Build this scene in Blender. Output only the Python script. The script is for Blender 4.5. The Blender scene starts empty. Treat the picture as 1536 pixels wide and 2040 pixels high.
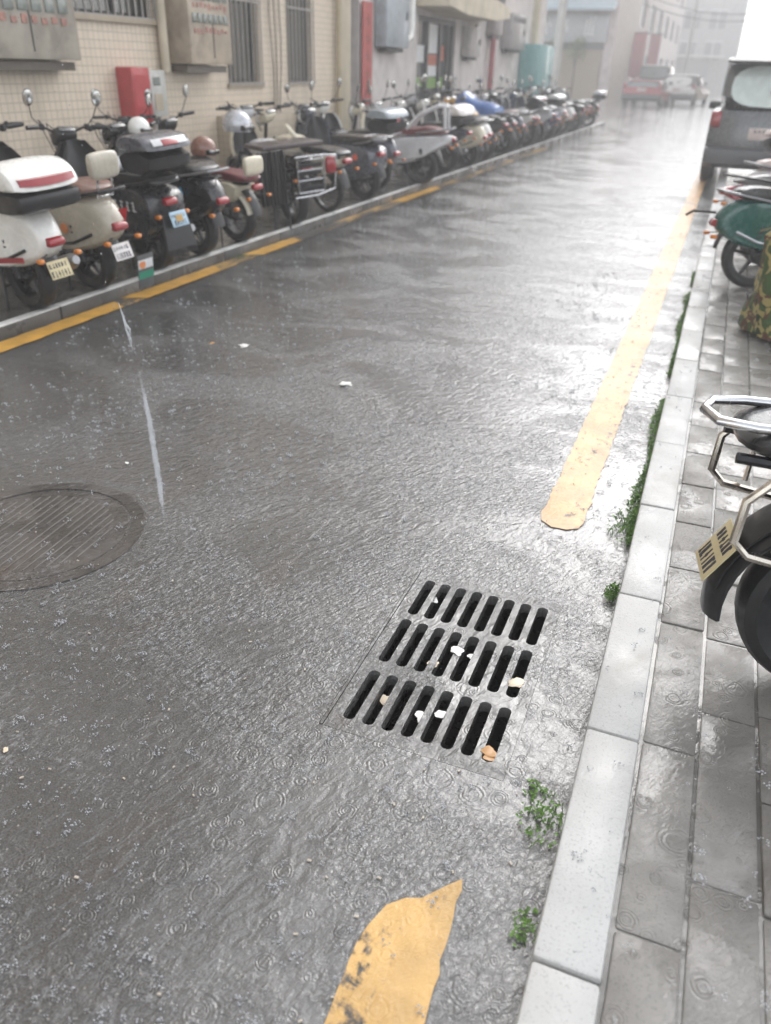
import bpy, bmesh, math, random
from mathutils import Matrix, Vector
random.seed(7)
R = math.radians
sc = bpy.context.scene
COL = sc.collection
PI = math.pi

# ------------------------------------------------------------------ materials
def new_mat(name):
    m = bpy.data.materials.new(name); m.use_nodes = True
    nt = m.node_tree
    return m, nt, nt.nodes['Principled BSDF']

def N(nt, typ, **kw):
    n = nt.nodes.new(typ)
    for k, v in kw.items():
        if k in n.inputs: n.inputs[k].default_value = v
        else: setattr(n, k, v)
    return n

def L(nt, a, b): nt.links.new(a, b)

def math_n(nt, op, a, b=None, clamp=False):
    n = nt.nodes.new('ShaderNodeMath'); n.operation = op; n.use_clamp = clamp
    for i, v in enumerate((a, b)):
        if v is None: continue
        if isinstance(v, (int, float)): n.inputs[i].default_value = v
        else: L(nt, v, n.inputs[i])
    return n.outputs[0]

def mixc(nt, fac, a, b):
    n = nt.nodes.new('ShaderNodeMix'); n.data_type = 'RGBA'
    for i, v in ((0, fac), (6, a), (7, b)):
        if isinstance(v, (int, float)): n.inputs[i].default_value = v
        elif isinstance(v, tuple): n.inputs[i].default_value = (v[0], v[1], v[2], 1)
        else: L(nt, v, n.inputs[i])
    return n.outputs[2]

def ramp(nt, val, a, b, lo=0., hi=1.):
    n = nt.nodes.new('ShaderNodeMapRange'); n.interpolation_type = 'SMOOTHSTEP'
    L(nt, val, n.inputs[0])
    n.inputs[1].default_value = a; n.inputs[2].default_value = b
    n.inputs[3].default_value = lo; n.inputs[4].default_value = hi
    return n.outputs[0]

def noise(nt, vec, scale, detail=3, dist=0., rough=.5):
    n = nt.nodes.new('ShaderNodeTexNoise')
    n.inputs['Scale'].default_value = scale; n.inputs['Detail'].default_value = detail
    n.inputs['Distortion'].default_value = dist; n.inputs['Roughness'].default_value = rough
    if vec is not None: L(nt, vec, n.inputs['Vector'])
    return n.outputs['Fac']

def mapping(nt, vec, scale=(1,1,1), rot=(0,0,0), loc=(0,0,0)):
    n = nt.nodes.new('ShaderNodeMapping')
    n.inputs['Scale'].default_value = scale; n.inputs['Rotation'].default_value = rot; n.inputs['Location'].default_value = loc
    L(nt, vec, n.inputs['Vector']); return n.outputs[0]

def bump(nt, h, strength, dist=.01, normal=None):
    n = nt.nodes.new('ShaderNodeBump'); n.inputs['Strength'].default_value = strength; n.inputs['Distance'].default_value = dist
    L(nt, h, n.inputs['Height'])
    if normal is not None: L(nt, normal, n.inputs['Normal'])
    return n.outputs[0]

def objco(nt): return N(nt, 'ShaderNodeTexCoord').outputs['Object']

_M = {}
def mat(name, col, rough=.35, metal=0., var=.09, scale=9., coat=.3, bmp=0., alpha=1., trans=0., bscale=40., dirt=.0):
    if name in _M: return _M[name]
    m, nt, b = new_mat(name)
    co = objco(nt)
    n1 = noise(nt, co, scale, 4)
    f = ramp(nt, n1, .3, .7)
    lo = tuple(c*(1-var) for c in col); hi = tuple(min(1, c*(1+var*.6)) for c in col)
    c = mixc(nt, f, lo, hi)
    if dirt:
        d = ramp(nt, noise(nt, co, scale*.6, 6, .5), .5, .72, 0, dirt)
        c = mixc(nt, d, c, (.09, .075, .06))
    L(nt, c, b.inputs['Base Color'])
    L(nt, ramp(nt, noise(nt, co, scale*3, 3), .3, .7, max(.03, rough-.1), rough+.12), b.inputs['Roughness'])
    b.inputs['Metallic'].default_value = metal
    b.inputs['Coat Weight'].default_value = coat; b.inputs['Coat Roughness'].default_value = .08
    if bmp: L(nt, bump(nt, noise(nt, co, bscale, 3), bmp, .004), b.inputs['Normal'])
    b.inputs['Alpha'].default_value = alpha
    b.inputs['Transmission Weight'].default_value = trans
    _M[name] = m
    return m

BLACKP = lambda: mat('black_plastic', (.014, .014, .016), .42, coat=.15)
GLOSSB = lambda: mat('black_gloss_paint', (.009, .0095, .012), .2, coat=.7)
RUBBER = lambda: mat('tyre_rubber', (.012, .012, .013), .55, coat=.1, bmp=.3)
CHROME = lambda: mat('chrome_steel', (.62, .62, .63), .16, 1., coat=0)
ALLOY = lambda: mat('dull_alloy', (.30, .30, .31), .38, .9, coat=0)
DARKM = lambda: mat('dark_frame_metal', (.03, .03, .033), .4, .6, coat=.1)
REDL = lambda: mat('red_lens', (.30, .008, .014), .12, coat=.8)
ORANGEL = lambda: mat('orange_lens', (.65, .20, .02), .15, coat=.8)
WHITEP = lambda: mat('white_paint', (.80, .79, .75), .25, coat=.6)
CREAM = lambda: mat('cream_paint', (.68, .62, .48), .25, coat=.6)
BEIGE = lambda: mat('beige_paint', (.47, .43, .35), .28, coat=.6)
SILVER = lambda: mat('silver_paint', (.62, .62, .63), .26, .0, coat=.6)
GREYP = lambda: mat('slate_grey_paint', (.09, .095, .115), .28, .2, coat=.6)
MIRROR = lambda: mat('mirror_glass', (.85, .85, .82), .05, 1., coat=0)
BROWNS = lambda: mat('brown_leather', (.20, .10, .075), .4, coat=.3)
BLACKS = lambda: mat('black_leather', (.016, .016, .017), .35, coat=.4)
REDS = lambda: mat('dark_red_leather', (.16, .035, .04), .4, coat=.3)
INK = lambda: mat('plate_ink', (.05, .05, .07), .5, coat=0)
LGT = lambda: mat('white_sticker', (.75, .75, .75), .4, coat=.2)

# ------------------------------------------------------------------ mesh tools
class MB:
    def __init__(s): s.v = []; s.f = []; s.T = Matrix.Identity(4)
    def add(s, vs, fs):
        o = len(s.v)
        s.v += [s.T @ Vector(p) for p in vs]
        s.f += [tuple(i+o for i in f) for f in fs]
    def skin(s, rings, cap=True, loop=False):
        n = len(rings[0]); vs = [p for r in rings for p in r]; fs = []
        m = len(rings)
        for i in range(m if loop else m-1):
            a = i*n; b = ((i+1) % m)*n
            for j in range(n):
                k = (j+1) % n
                fs.append((a+j, a+k, b+k, b+j))
        if cap and not loop:
            fs.append(tuple(range(n-1, -1, -1))); fs.append(tuple((m-1)*n+j for j in range(n)))
        s.add(vs, fs)
    def tube(s, pts, r, n=8, loop=False):
        pts = [Vector(p) for p in pts]; m = len(pts); rings = []
        up = None
        for i, p in enumerate(pts):
            if loop: t = pts[(i+1) % m]-pts[i-1]
            else: t = pts[min(i+1, m-1)]-pts[max(i-1, 0)]
            t.normalize()
            if up is None:
                up = Vector((0, 0, 1)) if abs(t.z) < .9 else Vector((1, 0, 0))
            a = t.cross(up)
            if a.length < 1e-4: a = t.cross(Vector((1, .3, .2)))
            a.normalize(); b = a.cross(t); up = b
            rr = r[i] if isinstance(r, (list, tuple)) else r
            rings.append([p+a*(rr*math.cos(2*PI*j/n))+b*(rr*math.sin(2*PI*j/n)) for j in range(n)])
        s.skin(rings, True, loop)
    def box(s, c, d, rz=0, ry=0, rx=0, bev=0.):
        x, y, z = d[0]/2, d[1]/2, d[2]/2
        M4 = Matrix.Translation(c) @ Matrix.Rotation(rz, 4, 'Z') @ Matrix.Rotation(ry, 4, 'Y') @ Matrix.Rotation(rx, 4, 'X')
        if bev <= 0:
            vs = [M4 @ Vector((sx*x, sy*y, sz*z)) for sx in (-1, 1) for sy in (-1, 1) for sz in (-1, 1)]
            s.add(vs, [(0, 1, 3, 2), (4, 6, 7, 5), (0, 4, 5, 1), (2, 3, 7, 6), (0, 2, 6, 4), (1, 5, 7, 3)])
        else:
            bm = bmesh.new(); bmesh.ops.create_cube(bm, size=1)
            for v in bm.verts: v.co = Vector((v.co.x*d[0], v.co.y*d[1], v.co.z*d[2]))
            bmesh.ops.bevel(bm, geom=bm.edges[:], offset=bev, segments=2, profile=.5, affect='EDGES')
            bm.verts.ensure_lookup_table()
            for i, v in enumerate(bm.verts): v.index = i
            s.add([M4 @ v.co for v in bm.verts], [tuple(v.index for v in f.verts) for f in bm.faces]); bm.free()
    def lathe(s, prof, c, axis='Y', n=24):
        # prof: list of (radius, offset along axis)
        rings = []
        for r, h in prof:
            ring = []
            for j in range(n):
                a = 2*PI*j/n
                p = (r*math.cos(a), r*math.sin(a))
                ring.append({'Y': (c[0]+p[0], c[1]+h, c[2]+p[1]), 'Z': (c[0]+p[0], c[1]+p[1], c[2]+h), 'X': (c[0]+h, c[1]+p[0], c[2]+p[1])}[axis])
            rings.append(ring)
        s.skin(rings, True)
    def puff(s, prof, hw, y0=0., rnd=.3, ch=2, p=2.6, hwf=None, u=(-1, -.95, -.75, -.4, 0, .4, .75, .95, 1)):
        pts = chaikin(prof, ch)
        cx = sum(q[0] for q in pts)/len(pts); cz = sum(q[1] for q in pts)/len(pts)
        rings = []
        for t in u:
            k = 1-rnd+rnd*max(0, 1-abs(t)**p)**(1/p)
            ring = []
            for (x, z) in pts:
                w = hw*(hwf(x) if hwf else 1)
                ring.append((cx+(x-cx)*k, y0+w*t, cz+(z-cz)*k))
            rings.append(ring)
        s.skin(rings, True)
    def arc(s, cx, cz, r, hw, a0, a1, th=.006, n=14, arch=.02, y0=0., taper=1.):
        rings = []
        for i in range(n+1):
            t = i/n; a = R(a0+(a1-a0)*t); w = hw*(1+(taper-1)*t); ring = []
            us = (-1, -.8, -.4, 0, .4, .8, 1)
            for q in us:
                rr = r-arch*abs(q)**3
                ring.append((cx+rr*math.cos(a), y0+w*q, cz+rr*math.sin(a)))
            for q in reversed(us):
                rr = r-arch*abs(q)**3-th
                ring.append((cx+rr*math.cos(a), y0+w*q*.97, cz+rr*math.sin(a)))
            rings.append(ring)
        s.skin(rings, True)
    def shield(s, rows, th=.02, curve=.05):
        rings = []
        us = [i/4-1 for i in range(9)]
        for (x, z, w) in rows:
            rings.append([(x-curve*q*q, w*q, z) for q in us]+[(x-curve*q*q-th, w*q*.96, z) for q in reversed(us)])
        s.skin(rings, True)
    def prism(s, poly, z0, z1):
        n = len(poly)
        s.skin([[(p[0], p[1], z0) for p in poly], [(p[0], p[1], z1) for p in poly]], True)
    def build(s, name, m, parent=None, smooth=True, angle=38):
        me = bpy.data.meshes.new(name)
        me.from_pydata([tuple(p) for p in s.v], [], s.f)
        bm = bmesh.new(); bm.from_mesh(me); bmesh.ops.recalc_face_normals(bm, faces=bm.faces[:]); bm.to_mesh(me); bm.free()
        if smooth:
            me.polygons.foreach_set('use_smooth', [True]*len(me.polygons))
            me.set_sharp_from_angle(angle=R(angle))
        me.materials.append(m)
        o = bpy.data.objects.new(name, me); COL.objects.link(o)
        if parent is not None: o.parent = parent
        return o

def chaikin(pts, n):
    for _ in range(n):
        out = []
        for i in range(len(pts)):
            a = pts[i]; b = pts[(i+1) % len(pts)]
            out.append((a[0]*.75+b[0]*.25, a[1]*.75+b[1]*.25)); out.append((a[0]*.25+b[0]*.75, a[1]*.25+b[1]*.75))
        pts = out
    return pts

def thing(name, label, cat, loc=(0, 0, 0), rz=0, group=None, lean=0):
    o = bpy.data.objects.new(name, None); COL.objects.link(o)
    o.empty_display_size = .2
    o.matrix_world = Matrix.Translation(loc) @ Matrix.Rotation(rz, 4, 'Z') @ Matrix.Rotation(lean, 4, 'X')
    tag(o, label, cat, group); return o

def tag(o, label=None, cat=None, group=None, kind=None):
    if label: o['label'] = label
    if cat: o['category'] = cat
    if group: o['group'] = group
    if kind: o['kind'] = kind
    return o

def one(fn, name, m, parent=None, smooth=True):
    b = MB(); fn(b); return b.build(name, m, parent, smooth)

# ------------------------------------------------------------------ setting: constants
KX = -.035          # right kerb front
LX = -3.82          # left kerb front
PZ = .08            # left pavement height
SZ = .07            # right pavement height
WX = -6.0           # left facade plane

def wet_nodes(nt, b, co, ripple=.5, ring=.5, rscale=55.):
    """water film: small waves and ring ripples as normal detail"""
    rot = mapping(nt, mapping(nt, co, rot=(0, 0, R(-64))), (.55, 1, 1))
    w1 = noise(nt, rot, rscale, 3, .5, .6)
    w2 = noise(nt, rot, rscale*.35, 2, .6)
    patch = ramp(nt, noise(nt, mapping(nt, co, (.7, 1.1, 1)), 1.7, 6, .9, .6), .42, .60)
    wob = N(nt, 'ShaderNodeTexNoise'); wob.inputs['Scale'].default_value = 26; wob.inputs['Detail'].default_value = 2; L(nt, co, wob.inputs['Vector'])
    wv = nt.nodes.new('ShaderNodeVectorMath'); wv.operation = 'MULTIPLY_ADD'; L(nt, wob.outputs['Color'], wv.inputs[0]); wv.inputs[1].default_value = (.016, .016, 0); L(nt, co, wv.inputs[2])
    rings = None
    for sc_, k, off in ((9., 300., 0.), (16., 420., 3.3)):
        v = N(nt, 'ShaderNodeTexVoronoi'); v.inputs['Scale'].default_value = sc_
        v.voronoi_dimensions = '2D'
        L(nt, mapping(nt, wv.outputs[0], loc=(off, off*2, 0)), v.inputs['Vector'])
        d = math_n(nt, 'DIVIDE', v.outputs['Distance'], sc_)
        rnd = N(nt, 'ShaderNodeSeparateColor'); L(nt, v.outputs['Color'], rnd.inputs[0])
        rad = math_n(nt, 'MULTIPLY', rnd.outputs[0], .30/sc_)
        wave = math_n(nt, 'SINE', math_n(nt, 'MULTIPLY', math_n(nt, 'SUBTRACT', d, rad), k*2))
        env = ramp(nt, math_n(nt, 'ABSOLUTE', math_n(nt, 'SUBTRACT', d, rad)), 0., .014, 1, 0)
        on = ramp(nt, rnd.outputs[1], .45, .7)
        t = math_n(nt, 'MULTIPLY', math_n(nt, 'MULTIPLY', wave, env), on)
        rings = t if rings is None else math_n(nt, 'ADD', rings, t)
    nrm = bump(nt, w2, ripple*.6, .009)
    hgt = math_n(nt, 'MULTIPLY', w1, math_n(nt, 'ADD', math_n(nt, 'MULTIPLY', patch, 1.), .28))
    nrm = bump(nt, hgt, ripple, .0065, nrm)
    nrm = bump(nt, rings, ring, .0011, nrm)
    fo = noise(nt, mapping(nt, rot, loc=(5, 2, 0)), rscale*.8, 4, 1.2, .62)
    foam = math_n(nt, 'MULTIPLY', ramp(nt, fo, .52, .68), math_n(nt, 'ADD', math_n(nt, 'MULTIPLY', patch, .75), .12))  # pale flecks: sky glinting off ripples, mixed into the base colour
    return nrm, foam

def asphalt():
    m, nt, b = new_mat('wet_asphalt')
    co = objco(nt)
    sep = N(nt, 'ShaderNodeSeparateXYZ'); L(nt, co, sep.inputs[0])
    big = noise(nt, mapping(nt, co, (.5, 1., 1)), 1.1, 5, .4)
    agg = noise(nt, co, 240, 2)
    sp = N(nt, 'ShaderNodeTexVoronoi'); sp.inputs['Scale'].default_value = 130; L(nt, co, sp.inputs['Vector'])
    c = mixc(nt, ramp(nt, agg, .35, .68), (.030, .0295, .029), (.088, .0865, .085))
    c = mixc(nt, ramp(nt, big, .35, .7, 0, .6), c, (.098, .094, .09))
    rs = N(nt, 'ShaderNodeSeparateColor'); L(nt, sp.outputs['Color'], rs.inputs[0])
    c = mixc(nt, math_n(nt, 'MULTIPLY', ramp(nt, rs.outputs[0], .93, .96), ramp(nt, sp.outputs['Distance'], .25, .4, 1, 0)), c, (.24, .23, .21))
    # paler base along the gutter: wet sky reflection put into the colour
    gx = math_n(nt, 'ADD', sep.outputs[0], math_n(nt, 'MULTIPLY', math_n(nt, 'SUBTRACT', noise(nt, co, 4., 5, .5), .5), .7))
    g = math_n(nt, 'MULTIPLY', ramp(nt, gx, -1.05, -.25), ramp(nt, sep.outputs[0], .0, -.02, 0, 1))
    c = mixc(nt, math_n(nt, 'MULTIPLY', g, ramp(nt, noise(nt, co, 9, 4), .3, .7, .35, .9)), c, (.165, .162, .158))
    # rust-brown streaks
    rb = ramp(nt, noise(nt, mapping(nt, co, (1, .4, 1)), 2.2, 5, 1), .56, .75, 0, .35)
    c = mixc(nt, rb, c, (.075, .055, .042))
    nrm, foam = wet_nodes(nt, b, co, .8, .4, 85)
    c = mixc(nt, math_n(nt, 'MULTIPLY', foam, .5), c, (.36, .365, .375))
    L(nt, c, b.inputs['Base Color'])
    nrm = bump(nt, agg, .25, .002, nrm)
    L(nt, nrm, b.inputs['Normal'])
    L(nt, ramp(nt, noise(nt, mapping(nt, co, (.35, 1, 1)), 1.7, 5, .6), .35, .65, .06, .26), b.inputs['Roughness'])
    b.inputs['IOR'].default_value = 1.45
    b.inputs['Coat Weight'].default_value = 1.; b.inputs['Coat IOR'].default_value = 1.45; b.inputs['Coat Roughness'].default_value = .06
    L(nt, nrm, b.inputs['Coat Normal'])
    return m

def paint(name, col, wear, coat=.2):
    m, nt, b = new_mat(name)
    co = objco(nt)
    w = noise(nt, mapping(nt, co, (1, .35, 1)), 3.2, 6, .5, .62)
    w2 = noise(nt, co, 26, 6, .5, .65)
    f = ramp(nt, math_n(nt, 'ADD', math_n(nt, 'MULTIPLY', w, .62), math_n(nt, 'MULTIPLY', w2, .38)), wear, wear+.07)
    cc = mixc(nt, ramp(nt, noise(nt, co, 7, 5), .3, .7), tuple(q*.8 for q in col), tuple(min(1, q*1.12) for q in col))
    c = mixc(nt, f, cc, (.055, .05, .045))
    L(nt, c, b.inputs['Base Color'])
    nrm, foam = wet_nodes(nt, b, co, .45, .2, 85)
    L(nt, nrm, b.inputs['Normal']); L(nt, nrm, b.inputs['Coat Normal'])
    b.inputs['Roughness'].default_value = .42
    b.inputs['Coat Weight'].default_value = coat; b.inputs['Coat IOR'].default_value = 1.33; b.inputs['Coat Roughness'].default_value = .06
    return m

def stone(name, col, ring=.2, var=.2, rough=.3, stain=(.1, .09, .08), stf=.3, spk=.4, coat=.4, rip=.25, fleck_mix=0.):
    m, nt, b = new_mat(name)
    co = objco(nt)
    c = mixc(nt, ramp(nt, noise(nt, co, 5, 5), .3, .7), tuple(q*(1-var) for q in col), tuple(q*(1+var*.5) for q in col))
    c = mixc(nt, ramp(nt, noise(nt, co, 170, 2), .55, .7, 0, spk), c, tuple(q*.55 for q in col))
    c = mixc(nt, ramp(nt, noise(nt, co, 2.6, 6, .6), .55, .72, 0, stf), c, stain)
    nrm, foam = wet_nodes(nt, b, co, rip, ring, 80)
    c = mixc(nt, math_n(nt, 'MULTIPLY', foam, fleck_mix), c, (.33, .335, .345))
    L(nt, c, b.inputs['Base Color'])
    L(nt, nrm, b.inputs['Normal']); L(nt, nrm, b.inputs['Coat Normal'])
    L(nt, ramp(nt, noise(nt, co, 3, 4), .35, .65, rough*.5, rough*1.3), b.inputs['Roughness'])
    L(nt, ramp(nt, noise(nt, co, 3.4, 5, .7), .47, .56, coat*.2, coat), b.inputs['Coat Weight']); b.inputs['Coat IOR'].default_value = 1.42; b.inputs['Coat Roughness'].default_value = .07
    return m

# ------------------------------------------------------------------ road
GX0, GX1, GY0, GY1 = -.69, -.195, 1.365, 2.145     # hole for the drain
def road(b):
    xs = [-160, GX0, GX1, 160]; ys = [-40, GY0, GY1, 420]
    for i in range(3):
        for j in range(3):
            if i == 1 and j == 1: continue
            b.add([(xs[i], ys[j], 0), (xs[i+1], ys[j], 0), (xs[i+1], ys[j+1], 0), (xs[i], ys[j+1], 0)], [(0, 1, 2, 3)])
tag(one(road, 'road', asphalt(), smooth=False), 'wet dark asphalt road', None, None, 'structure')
# merge of duplicate corners is not needed: sheet faces share edges
def pit(b):
    z = -.5
    x0, x1, y0, y1 = GX0+.001, GX1-.001, GY0+.001, GY1-.001
    v = [(x0, y0, -.002), (x1, y0, -.002), (x1, y1, -.002), (x0, y1, -.002), (x0, y0, z), (x1, y0, z), (x1, y1, z), (x0, y1, z)]
    b.add(v, [(0, 1, 5, 4), (1, 2, 6, 5), (2, 3, 7, 6), (3, 0, 4, 7), (4, 5, 6, 7)])
tag(one(pit, 'drain_pit', mat('drain_mud', (.022, .018, .016), .3, bmp=.5, coat=.3), smooth=False), 'dark drain pit below the grate', None, None, 'structure')

YEL = paint('yellow_road_paint', (.60, .37, .13), .535)
YELB = paint('bright_yellow_road_paint', (.66, .36, .06), .60)
YELW = paint('worn_yellow_road_paint', (.50, .31, .10), .44)
def smooth_poly(b, poly, z): b.add([(p[0], p[1], z) for p in poly], [tuple(range(len(poly)))])
def ragged(poly, amp, k):
    rn = random.Random(k); out = []
    for i in range(len(poly)):
        a, b_ = poly[i], poly[(i+1) % len(poly)]; ln = math.hypot(b_[0]-a[0], b_[1]-a[1]); n = max(1, min(120, int(ln/.03)))
        for q in range(n):
            t = q/n; out.append((a[0]+(b_[0]-a[0])*t+rn.gauss(0, amp), a[1]+(b_[1]-a[1])*t+rn.gauss(0, amp)))
    return out
near = [(-.352, .25), (-.352, .66), (-.362, .82), (-.357, .90), (-.338, .955), (-.305, .985), (-.27, 1.0), (-.235, 1.045), (-.212, 1.07), (-.204, 1.045), (-.198, .95), (-.19, .77), (-.19, .25)]
tag(one(lambda b: smooth_poly(b, ragged(near, .0022, 9), .004), 'yellow_line', YEL, smooth=False), 'short yellow edge line with a slanted end near the drain', None, None, 'structure')
seg = [(-.38, 2.70), (-.372, 2.66), (-.33, 2.628), (-.27, 2.625), (-.232, 2.645), (-.222, 2.70), (-.215, 5.), (-.215, 26), (-.375, 26), (-.38, 5.)]
tag(one(lambda b: smooth_poly(b, ragged(seg, .003, 10), .004), 'yellow_line', paint('pale_yellow_road_paint', (.64, .38, .17), .555, .38), smooth=False), 'long yellow edge line along the right kerb', None, None, 'structure')
lft = [(-3.655, -3), (-3.655, 19), (-3.81, 19), (-3.81, -3)]
tag(one(lambda b: smooth_poly(b, lft, .003), 'yellow_line', YELW, smooth=False), 'worn yellow edge line along the left kerb', None, None, 'structure')
for k, (a, c) in enumerate(((-3, 4.45), (4.62, 5.72), (6.3, 7.15), (9.9, 11.5))):
    q = ragged([(-3.65, a+.06), (-3.65, c-.05), (-3.80, c+.05), (-3.815, a-.04)], .004, k)
    tag(one(lambda b: smooth_poly(b, q, .006), 'yellow_line', YELB, smooth=False), 'bright yellow stretch of the left edge line', None, None, 'structure')

# ------------------------------------------------------------------ right kerb and pavement
def kerb_r(b):
    y = .92-.635*4; k = 0
    while y < 46:
        b.box((KX+.064+random.uniform(-.002, .002), y+.3175, SZ/2-.04+random.uniform(-.002, .002)), (.128, .629, SZ+.08), bev=.009, rz=random.uniform(-.002, .002))
        y += .635
tag(one(kerb_r, 'kerb', stone('pale_granite', (.50, .50, .49), .06, .12, .5, (.30, .275, .24), .7, .5, .05, .3)), 'pale granite kerb stones', None, None, 'structure')
def pav_r(b):
    x = KX+.133
    for wi, w in enumerate((.131, .138, .30, .30, .30, .30)):
        y = -1+random.uniform(-.3, 0)
        ln = .33 if wi < 2 else .30
        while y < 13:
            l2 = ln*random.choice((1, 1, 1.6)) if wi < 2 else ln
            b.box((x+w/2, y+l2/2, SZ/2-.046+random.uniform(-.002, .0035)), (w-.007, l2-.006, SZ+.07), bev=.006, rx=random.uniform(-.004, .004), ry=random.uniform(-.006, .006))
            y += l2
        x += w
tag(one(pav_r, 'pavement', stone('wet_grey_paver', (.215, .205, .19), .6, .25, .5, (.075, .065, .052), .8, .6, .8, .5, .3)), 'wet grey paving slabs', None, None, 'structure')
def pav_bed(b):
    b.add([(KX+.1, -3, SZ-.016), (3.2, -3, SZ-.016), (3.2, 60, SZ-.016), (KX+.1, 60, SZ-.016)], [(0, 1, 2, 3)])
    b.add([(KX+.13, 13, SZ-.008), (2.4, 13, SZ-.008), (2.4, 60, SZ-.008), (KX+.13, 60, SZ-.008)], [(0, 1, 2, 3)])
    b.add([(1.59, -3, SZ-.008), (2.4, -3, SZ-.008), (2.4, 13, SZ-.008), (1.59, 13, SZ-.008)], [(0, 1, 2, 3)])
tag(one(pav_bed, 'pavement_bed', stone('joint_silt', (.16, .155, .145), .6, .3, .12), smooth=False), 'wet silt between the paving slabs', None, None, 'structure')

# ------------------------------------------------------------------ left kerb and pavement
def kerb_l(b):
    y = -4.
    while y < 29:
        b.box((LX-.045+random.uniform(-.004, .004), y+.5, PZ/2-.04), (.09, .994, PZ+.084), bev=.012)
        y += 1.
tag(one(kerb_l, 'kerb', stone('worn_white_kerb', (.075, .072, .068), .1, .3, .35, (.04, .038, .034), .6)), 'worn pale concrete kerb', None, None, 'structure')
def pav_l(b):
    b.box((-5.0+.005, 12.2, PZ/2-.05), (2.17, 32.6, PZ+.1))
tag(one(pav_l, 'pavement', stone('wet_concrete', (.15, .145, .135), .4, .3, .22, (.05, .045, .04), .6), smooth=False), 'wet grey concrete pavement', None, None, 'structure')

def kerb_top(b):
    y = -4.
    while y < 29:
        b.box((LX-.036, y+.5, PZ+.0035), (.070, .99, .006), bev=.002); y += 1.
tag(one(kerb_top, 'kerb_paint', paint('worn_white_kerb_paint', (.85, .85, .83), .63)), 'worn white paint on the left kerb edge', None, None, 'structure')

# ------------------------------------------------------------------ drain grate
def grate():
    t = thing('drain_grate', 'dark iron storm drain grate with three rows of slots in the wet road', 'drain grate', (0, 0, 0))
    iron = stone('wet_iron', (.15, .147, .143), .4, .35, .2, (.065, .05, .04), .55, .4, 1., .9, .4)
    rows = [(1.905, 2.105), (1.66, 1.875), (1.41, 1.615)]
    x0, x1 = -.655, -.222; n = 8; pit_ = (x1-x0)/n
    xs_all = [GX0+.02]
    b = MB(); zt, zb = .0004, -.035
    def quadz(poly):
        b.skin([[(p[0], p[1], zb) for p in poly], [(p[0], p[1], zt) for p in poly]])
    fx0, fx1, fy0, fy1 = GX0+.012, GX1-.0006, GY0+.0006, GY1-.0006
    # cross bars between slot rows
    ys = [fy0, rows[2][0], rows[2][1], rows[1][0], rows[1][1], rows[0][0], rows[0][1], fy1]
    for a, c in ((0, 1), (2, 3), (4, 5), (6, 7)):
        b.box(((fx0+fx1)/2, (ys[a]+ys[c])/2, (zt+zb)/2), (fx1-fx0, ys[c]-ys[a], zt-zb))
    # ribs between slots, each end flared so that the slots read rounded
    for (a, c) in rows:
        edges = [fx0]+[None]
        for i in range(n+1):
            sw = .033
            lx = fx0 if i == 0 else x0+(i-1)*pit_+pit_/2+sw/2
            rx = fx1 if i == n else x0+i*pit_+pit_/2-sw/2
            m = .012
            L0 = [(lx-(m if i > 0 else 0), a), (lx-(m*.3 if i > 0 else 0), a+m*.35), (lx, a+m), (lx, c-m), (lx-(m*.3 if i > 0 else 0), c-m*.35), (lx-(m if i > 0 else 0), c)]
            R0 = [(rx+(m if i < n else 0), c), (rx+(m*.3 if i < n else 0), c-m*.35), (rx, c-m), (rx, a+m), (rx+(m*.3 if i < n else 0), a+m*.35), (rx+(m if i < n else 0), a)]
            quadz(L0+R0)
    b.build('slotted_panel', iron, t, smooth=False)
    f = MB(); f.box(((GX0+fx0)/2, (GY0+GY1)/2, -.03), (fx0-GX0-.004, GY1-GY0-.003, .064))
    f.build('frame', iron, t, smooth=False)
grate()

# ------------------------------------------------------------------ manhole cover
def manhole():
    c = (-2.04, 1.83)
    t = thing('manhole_cover', 'round rusty ribbed manhole cover in the wet road at left', 'manhole cover', (c[0], c[1], 0))
    rust = stone('rusty_cast_iron', (.060, .053, .048), .4, .4, .25, (.08, .052, .038), .5, .4, .9, .85, .45)
    b = MB(); b.lathe([(.30, -.02), (.315, .001), (.30, .003), (.0005, .003)], (0, 0, 0), 'Z', 56)
    lid = b.build('lid', rust, t); b = MB()
    a = R(95)
    ca, sa = math.cos(a), math.sin(a)
    for i in range(-9, 10):
        d = i*.030; ln = math.sqrt(max(0, .262**2-d*d))
        if ln < .05: continue
        segs = [(-ln, ln)] if i % 3 else [(-ln, -.05), (.05, ln)]
        for s0, s1 in segs:
            m = (s0+s1)/2
            b.box((ca*m-sa*d, sa*m+ca*d, .0045), (s1-s0, .0045, .003), rz=a)
    b.build('ribs', stone('glint_rib_iron', (.17, .16, .15), .3, .2, .3, (.085, .06, .045), .6), lid)  # ribs lighter than the lid: glint of raised edges put into the colour
    r = MB(); r.lathe([(.325, -.02), (.325, .002), (.332, .005), (.372, .005), (.378, -.01)], (0, 0, 0), 'Z', 56)
    # outer ring only: the lathe caps would close it, so build as an annulus
    r = MB(); rings = []
    n = 56
    for rr, z in ((.325, -.01), (.325, .004), (.376, .004), (.378, -.01)):
        rings.append([(rr*math.cos(2*PI*j/n), rr*math.sin(2*PI*j/n), z) for j in range(n)])
    r.skin(rings, cap=False)
    r.build('frame', rust, t)
manhole()

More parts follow.
